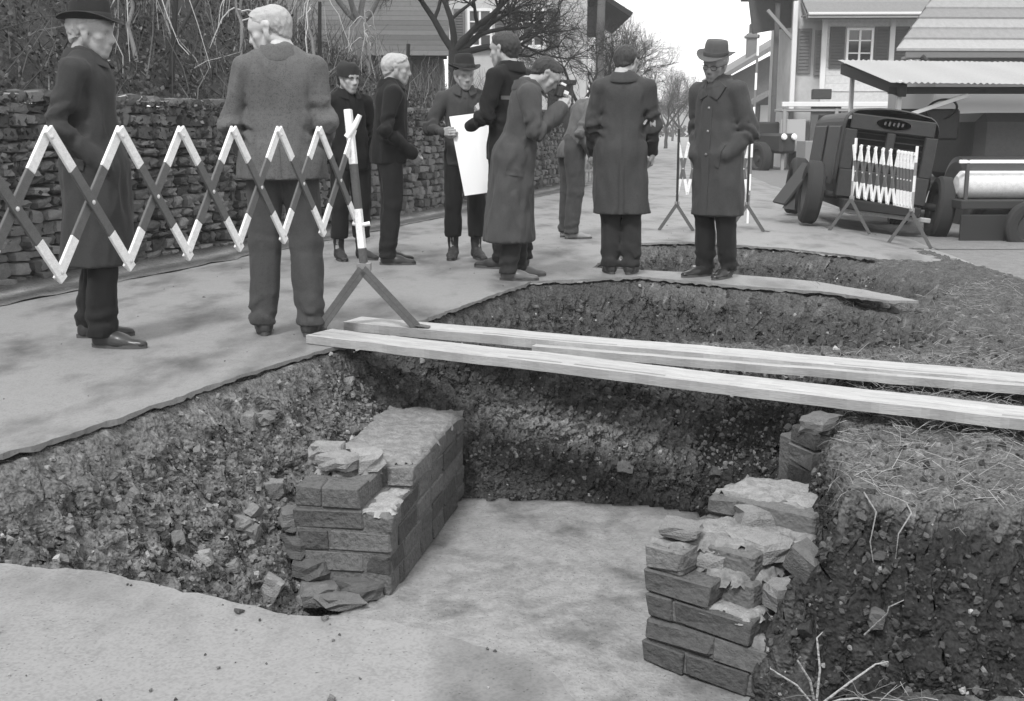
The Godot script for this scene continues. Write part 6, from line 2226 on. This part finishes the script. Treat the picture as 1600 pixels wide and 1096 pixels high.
	part(tk, "rail", box_mesh(V(1.5, 0.04, 0.04), 0.006), flat(0.700, 0.6)).position = V(0.1, 1.02, 0.2)
	part(tk, "side_board", box_mesh(V(1.5, 0.3, 0.04), 0.006), flat(0.025, 0.8)).position = V(0.1, 0.28, 0.36)
	for s in [-1.0, 1.0]:
		wheel(tk, V(0.1, 0.3, s * 0.5), 0.3, 0.12, V(0, 0, s), false)
	for s in [-0.55, 0.75]:
		part(tk, "rail_post", box_mesh(V(0.04, 0.56, 0.04), 0.004), flat(0.062, 0.6)).position = V(s, 0.76, 0.2)
	# small tractor and box trailer parked by the timber house
	var t := thing("old_tractor", "small old tractor with round headlamp parked by the timber house", "tractor", V(7.95, -0.26, -35.5), 0.35)
	part(t, "bonnet", box_mesh(V(0.55, 0.6, 1.3), 0.08), flat(0.031, 0.6)).position = V(0.1, 0.95, 0.2)
	part(t, "mudguard", box_mesh(V(0.3, 0.1, 0.8), 0.04), flat(0.500, 0.6)).position = V(0.55, 1.1, 0.1)
	part(t, "cab", box_mesh(V(1.4, 0.7, 0.8), 0.05), flat(0.043, 0.7)).position = V(-0.1, 1.25, -0.8)
	wheel(t, V(-0.6, 0.5, 0.4), 0.5, 0.3, V(-1, 0, 0), false)
	wheel(t, V(0.7, 0.45, 0.5), 0.45, 0.2, V(1, 0, 0), false)
	for s in [0.25, -0.1]:
		var hl := MB.new()
		hl.lathe([Vector2(0, 0.06), Vector2(0.08, 0.05), Vector2(0.1, 0.0), Vector2(0.05, -0.08)], 16, Transform3D(Basis(Vector3.RIGHT, PI / 2), V(s, 1.15, 0.9)))
		part(t, "headlamp", hl.mesh(), flat(0.750, 0.2))
	var bx := thing("box_trailer", "plain grey box trailer in front of the timber house", "trailer", V(8.75, -0.33, -32.8), 0.0)
	for q in [[V(0, 0.72, 0.5), V(1.05, 0.8, 0.05)], [V(0, 0.72, -0.5), V(1.05, 0.8, 0.05)], [V(-0.5, 0.72, 0), V(0.05, 0.8, 0.95)], [V(0.5, 0.72, 0), V(0.05, 0.8, 0.95)], [V(0, 0.34, 0), V(1.0, 0.05, 0.95)]]:
		var pn := part(bx, "panel", box_mesh(q[1], 0.01), flat(0.200, 0.8))
		pn.position = q[0]
	for s in [-1.0, 1.0]:
		wheel(bx, V(s * 0.62, 0.28, 0), 0.28, 0.14, V(s, 0, 0), false)
	# ranging pole in white and dark bands, planted behind the man with the pale hat
	var rp := thing("ranging_pole", "thin banded surveying pole rising behind the man in the pale hat", "pole", V(2.9, 0, -14.0), 0.0)
	for k in 11:
		var b := MB.new()
		b.lathe([Vector2(0.014, 0.0), Vector2(0.014, 0.2)], 10)
		part(rp, "band", b.mesh(), flat(0.800 if k % 2 == 0 else 0.16, 0.6)).transform = Transform3D(Basis(), V(k * 0.004, k * 0.2, 0))
	part(rp, "tip", box_mesh(V(0.012, 0.06, 0.012), 0.002), flat(0.062, 0.5)).position = V(0.045, 2.22, 0)

# ==================================================================== rubble, straw, small things
func build_litter() -> void:
	var peb := []
	var cl := []
	var pm := rock(7, 2, 0.4, 0.4, true)
	var arr := pm.surface_get_arrays(0)
	var wc := PackedColorArray()
	wc.resize(arr[Mesh.ARRAY_VERTEX].size())
	wc.fill(Color.WHITE)
	arr[Mesh.ARRAY_COLOR] = wc
	var pw := ArrayMesh.new()
	pw.add_surface_from_arrays(Mesh.PRIMITIVE_TRIANGLES, arr)
	var cum := PackedFloat32Array()
	var tri := PackedInt32Array()
	var tot := 0.0
	for k in range(0, soil_idx.size(), 3):
		var p0 := soil_pts[soil_idx[k]]
		if p0.z > -2.3 or p0.x > 3.2 or p0.x < -2.5: continue
		var ar := (soil_pts[soil_idx[k + 1]] - p0).cross(soil_pts[soil_idx[k + 2]] - p0).length()
		if p0.y < -0.8 and p0.x > -0.6 and p0.x < 0.9 and p0.z > -5.85: continue
		if p0.y > -0.15: ar *= 0.2
		if p0.x < -0.5 and p0.z > -6.1: ar *= 1.6
		if p0.z < -6.4: ar *= 0.6
		if p0.z < -5.75 and p0.z > -6.4: ar *= 1.5
		tot += ar
		cum.append(tot); tri.append(k)
	for k in 50000:
		var j := cum.bsearch(rng.randf() * tot)
		j = tri[mini(j, tri.size() - 1)]
		var u := rng.randf()
		var w := rng.randf() * (1.0 - u)
		var p := soil_pts[soil_idx[j]]
		var p1 := soil_pts[soil_idx[j + 1]] - p
		var p2 := soil_pts[soil_idx[j + 2]] - p
		var nn := p2.cross(p1).normalized()
		if nn.y < 0.0: nn = -nn
		p += p1 * u + p2 * w
		if p.y > -0.04 and Geometry2D.is_point_in_polygon(Vector2(p.x, p.z), road_poly): continue
		var left := p.x < -0.45 and p.z > -6.1
		var sz := 0.007 + 0.022 * pow(rng.randf(), 2.5)
		if rng.randf() < 0.03: sz *= 2.0
		if p.z < -6.3: sz *= 1.3
		peb.append(Transform3D(rot() * Basis().scaled(V(1, rng.randf_range(0.5, 0.9), rng.randf_range(0.6, 1.0)) * sz), p + nn * sz * 0.15))
		var g := rng.randf_range(0.04, 0.22) if left else rng.randf_range(0.022, 0.1)
		if p.z < -5.6 and p.z > -6.4 and absf(p.y + 0.52) < 0.14: g *= 2.0
		if rng.randf() < 0.03: g = rng.randf_range(0.18, 0.38)
		cl.append(Color(g, g, g))
	scatter("rubble", "loose gravel, clods and mortar crumbs in the sides of the pits", "rubble", pw, mats.stone, peb, cl)
	# larger stones, each its own thing
	var spots := [[-0.98, -4.15, 0.16, 0.3, "pale broken stone below the left pit side"], [-0.82, -4.0, 0.13, 0.26, "grey angular stone between the pale block and the brick wall"], [-1.1, -4.0, 0.15, 0.2, "large grey stone low in the left side of the pit"], [-0.78, -3.55, 0.11, 0.28, "light stone on the dark floor near the front edge"], [-0.92, -3.75, 0.09, 0.12, "dark stone beside the light one near the front edge"], [-0.8, -4.42, 0.06, 0.7, "small white stone left of the brick wall end"], [-1.02, -4.52, 0.1, 0.22, "grey stone in the hollow above the broken blocks"], [-1.25, -4.35, 0.08, 0.25, "small stone sticking out of the left pit side"], [1.22, -3.55, 0.07, 0.1, "pale stone in the dark face of the right bank"], [1.02, -3.72, 0.13, 0.1, "grey stone at the foot of the right bank"], [1.08, -3.42, 0.08, 0.12, "small stone low in the right bank"], [2.25, -8.35, 0.0, 0.5, ""], [2.5, -8.95, 0.12, 0.5, "whitish stone in the far pit"], [2.62, -8.8, 0.1, 0.08, "dark stone beside the whitish ones in the far pit"], [2.72, -9.05, 0.1, 0.55, "second whitish stone in the far pit"], [0.62, -5.98, 0.08, 0.17, "pale flat stone in the back side of the pit"], [1.75, -7.4, 0.16, 0.1, "dark clod in the middle pit"], [2.0, -7.1, 0.14, 0.12, "lumpy clod at the right of the middle pit"]]
	for q in spots:
		if q[2] <= 0.0: continue
		var o := part(self, "stone", tinted_rock(rng.randi(), q[3]), mats.stone)
		var sz: float = q[2]
		o.transform = Transform3D(rot() * Basis().scaled(V(sz, sz * 0.75, sz * 0.85)), V(q[0], soil_height(q[0], q[1]) + sz * 0.18, q[1]))
		tag(o, q[4], "stone", "loose stones in the pits")
	for k in 22:   # stones set in the gravelly left side, alike enough to share a label
		var x := rng.randf_range(-1.75, -0.8)
		var z := rng.randf_range(-5.6, -3.5)
		var y := soil_height(x, z)
		if y > -0.12 or y < -0.85 or Geometry2D.is_point_in_polygon(Vector2(x, z), road_poly): continue
		if x > -1.0 and z < -4.45: continue
		var o := part(self, "stone", tinted_rock(rng.randi(), rng.randf_range(0.08, 0.2)), mats.stone)
		var sz := rng.randf_range(0.045, 0.11)
		o.transform = Transform3D(rot() * Basis().scaled(V(sz, sz * 0.7, sz * 0.85)), V(x, y + 0.01, z))
		tag(o, "grey stone embedded in the gravelly left side of the pit", "stone", "stones set in the left pit side")
	# straw and dead grass on the right bank
	var bl := MB.new()
	bl.use_col = true
	bl.tube(pv([V(0, 0, 0), V(0.05, 0.5, 0.1), V(0.2, 1, 0.3)]), pf([0.013, 0.011, 0.006]), 3, false)
	var xf := []
	cl = []
	for k in 11000:
		var x := rng.randf_range(1.05, 3.6)
		var z := rng.randf_range(-6.1, -3.45)
		if k > 7000:
			x = rng.randf_range(2.1, 4.0)
			z = rng.randf_range(-9.2, -5.2)
		if k > 9700:
			x = rng.randf_range(0.5, 1.6)
			z = rng.randf_range(-2.5, -1.9)
		var y := soil_height(x, z)
		if y < -0.2 and rng.randf() < 0.93: continue
		var clump := n1.get_noise_2d(x * 2.3, z * 2.3)
		if clump < rng.randf_range(-0.4, 0.35): continue
		var ln := rng.randf_range(0.03, 0.11)
		xf.append(Transform3D(Basis.from_euler(V(rng.randf_range(0.7, 1.75), rng.randf() * TAU, 0)) * Basis().scaled(V(0.09, ln, 0.09)), V(x, y + 0.01 + 0.03 * rng.randf(), z)))
		var g := rng.randf_range(0.08, 0.34)
		cl.append(Color(g, g, g))
	scatter("dead_grass", "flattened dead grass and straw on the right earth bank", "grass", bl.mesh(), mats.leaf, xf, cl)
	# roots hanging out of the right bank and twigs at its foot
	for q in [[V(1.2, -0.1, -3.68), V(0.03, -0.24, 0.06), 0.003, "thin pale root hanging from the lip of the right bank"], [V(1.33, -0.12, -3.66), V(-0.05, -0.14, 0.08), 0.003, "short pale root beside the stone in the right bank"], [V(1.08, -0.34, -3.2), V(0.08, 0.12, 0.05), 0.003, "curved twig arching low over the right bank"]]:
		var b := MB.new()
		b.use_col = true
		b.col = Color(0.25, 0.25, 0.25)
		var p: Vector3 = q[0]
		var d: Vector3 = q[1]
		b.tube(pv([p - d * 0.15, p + d * 0.25 + V(0.02, 0.04, 0.02), p + d * 0.6 + V(-0.015, 0.03, 0.03), p + d]), pf([q[2], q[2], (q[2] as float) * 0.8, (q[2] as float) * 0.4]), 5)
		tag(part(self, "root", b.mesh(), mats.bark), q[3], "root", "roots and twigs on the right bank")
	var tw := thing("twig", "pale forked twig standing out at the lower right corner", "twig", V(0.64, -0.03, -2.2))
	for e in [[V(0.0, 0.13, -0.02)], [V(-0.1, 0.07, 0.0)], [V(0.12, 0.08, 0.0)], [V(-0.05, 0.1, 0.02)], [V(0.07, 0.03, 0.05)]]:
		var b := MB.new()
		b.use_col = true
		b.col = Color(0.3, 0.3, 0.3)
		var d: Vector3 = e[0]
		b.tube(pv([V(0, -0.02, 0), d * 0.5 + V(0.006, 0, 0.004), d, d * 1.12 + V(0.012, -0.004, 0)]), pf([0.003, 0.0025, 0.002, 0.001]), 5)
		part(tw, "shoot", b.mesh(), mats.bark)
	# crumbs on the asphalt
	peb = []
	cl = []
	for k in 260:
		var x := rng.randf_range(-1.3, 0.4)
		var z := rng.randf_range(-2.75, -1.9)
		if k > 60:
			x = rng.randf_range(-2.6, 2.6)
			z = rng.randf_range(-14.0, -4.5)
		if not Geometry2D.is_point_in_polygon(Vector2(x, z), road_poly): continue
		var sz := rng.randf_range(0.003, 0.009) * (1.0 if rng.randf() < 0.93 else 2.2)
		peb.append(Transform3D(rot() * Basis().scaled(V(sz, sz * 0.6, sz)), V(x, sz * 0.2, z)))
		var g := rng.randf_range(0.04, 0.14) if rng.randf() < 0.8 else 0.3
		cl.append(Color(g, g, g))
	scatter("road_grit", "scattered crumbs of earth and grit on the asphalt", "grit", pw, mats.stone, peb, cl)
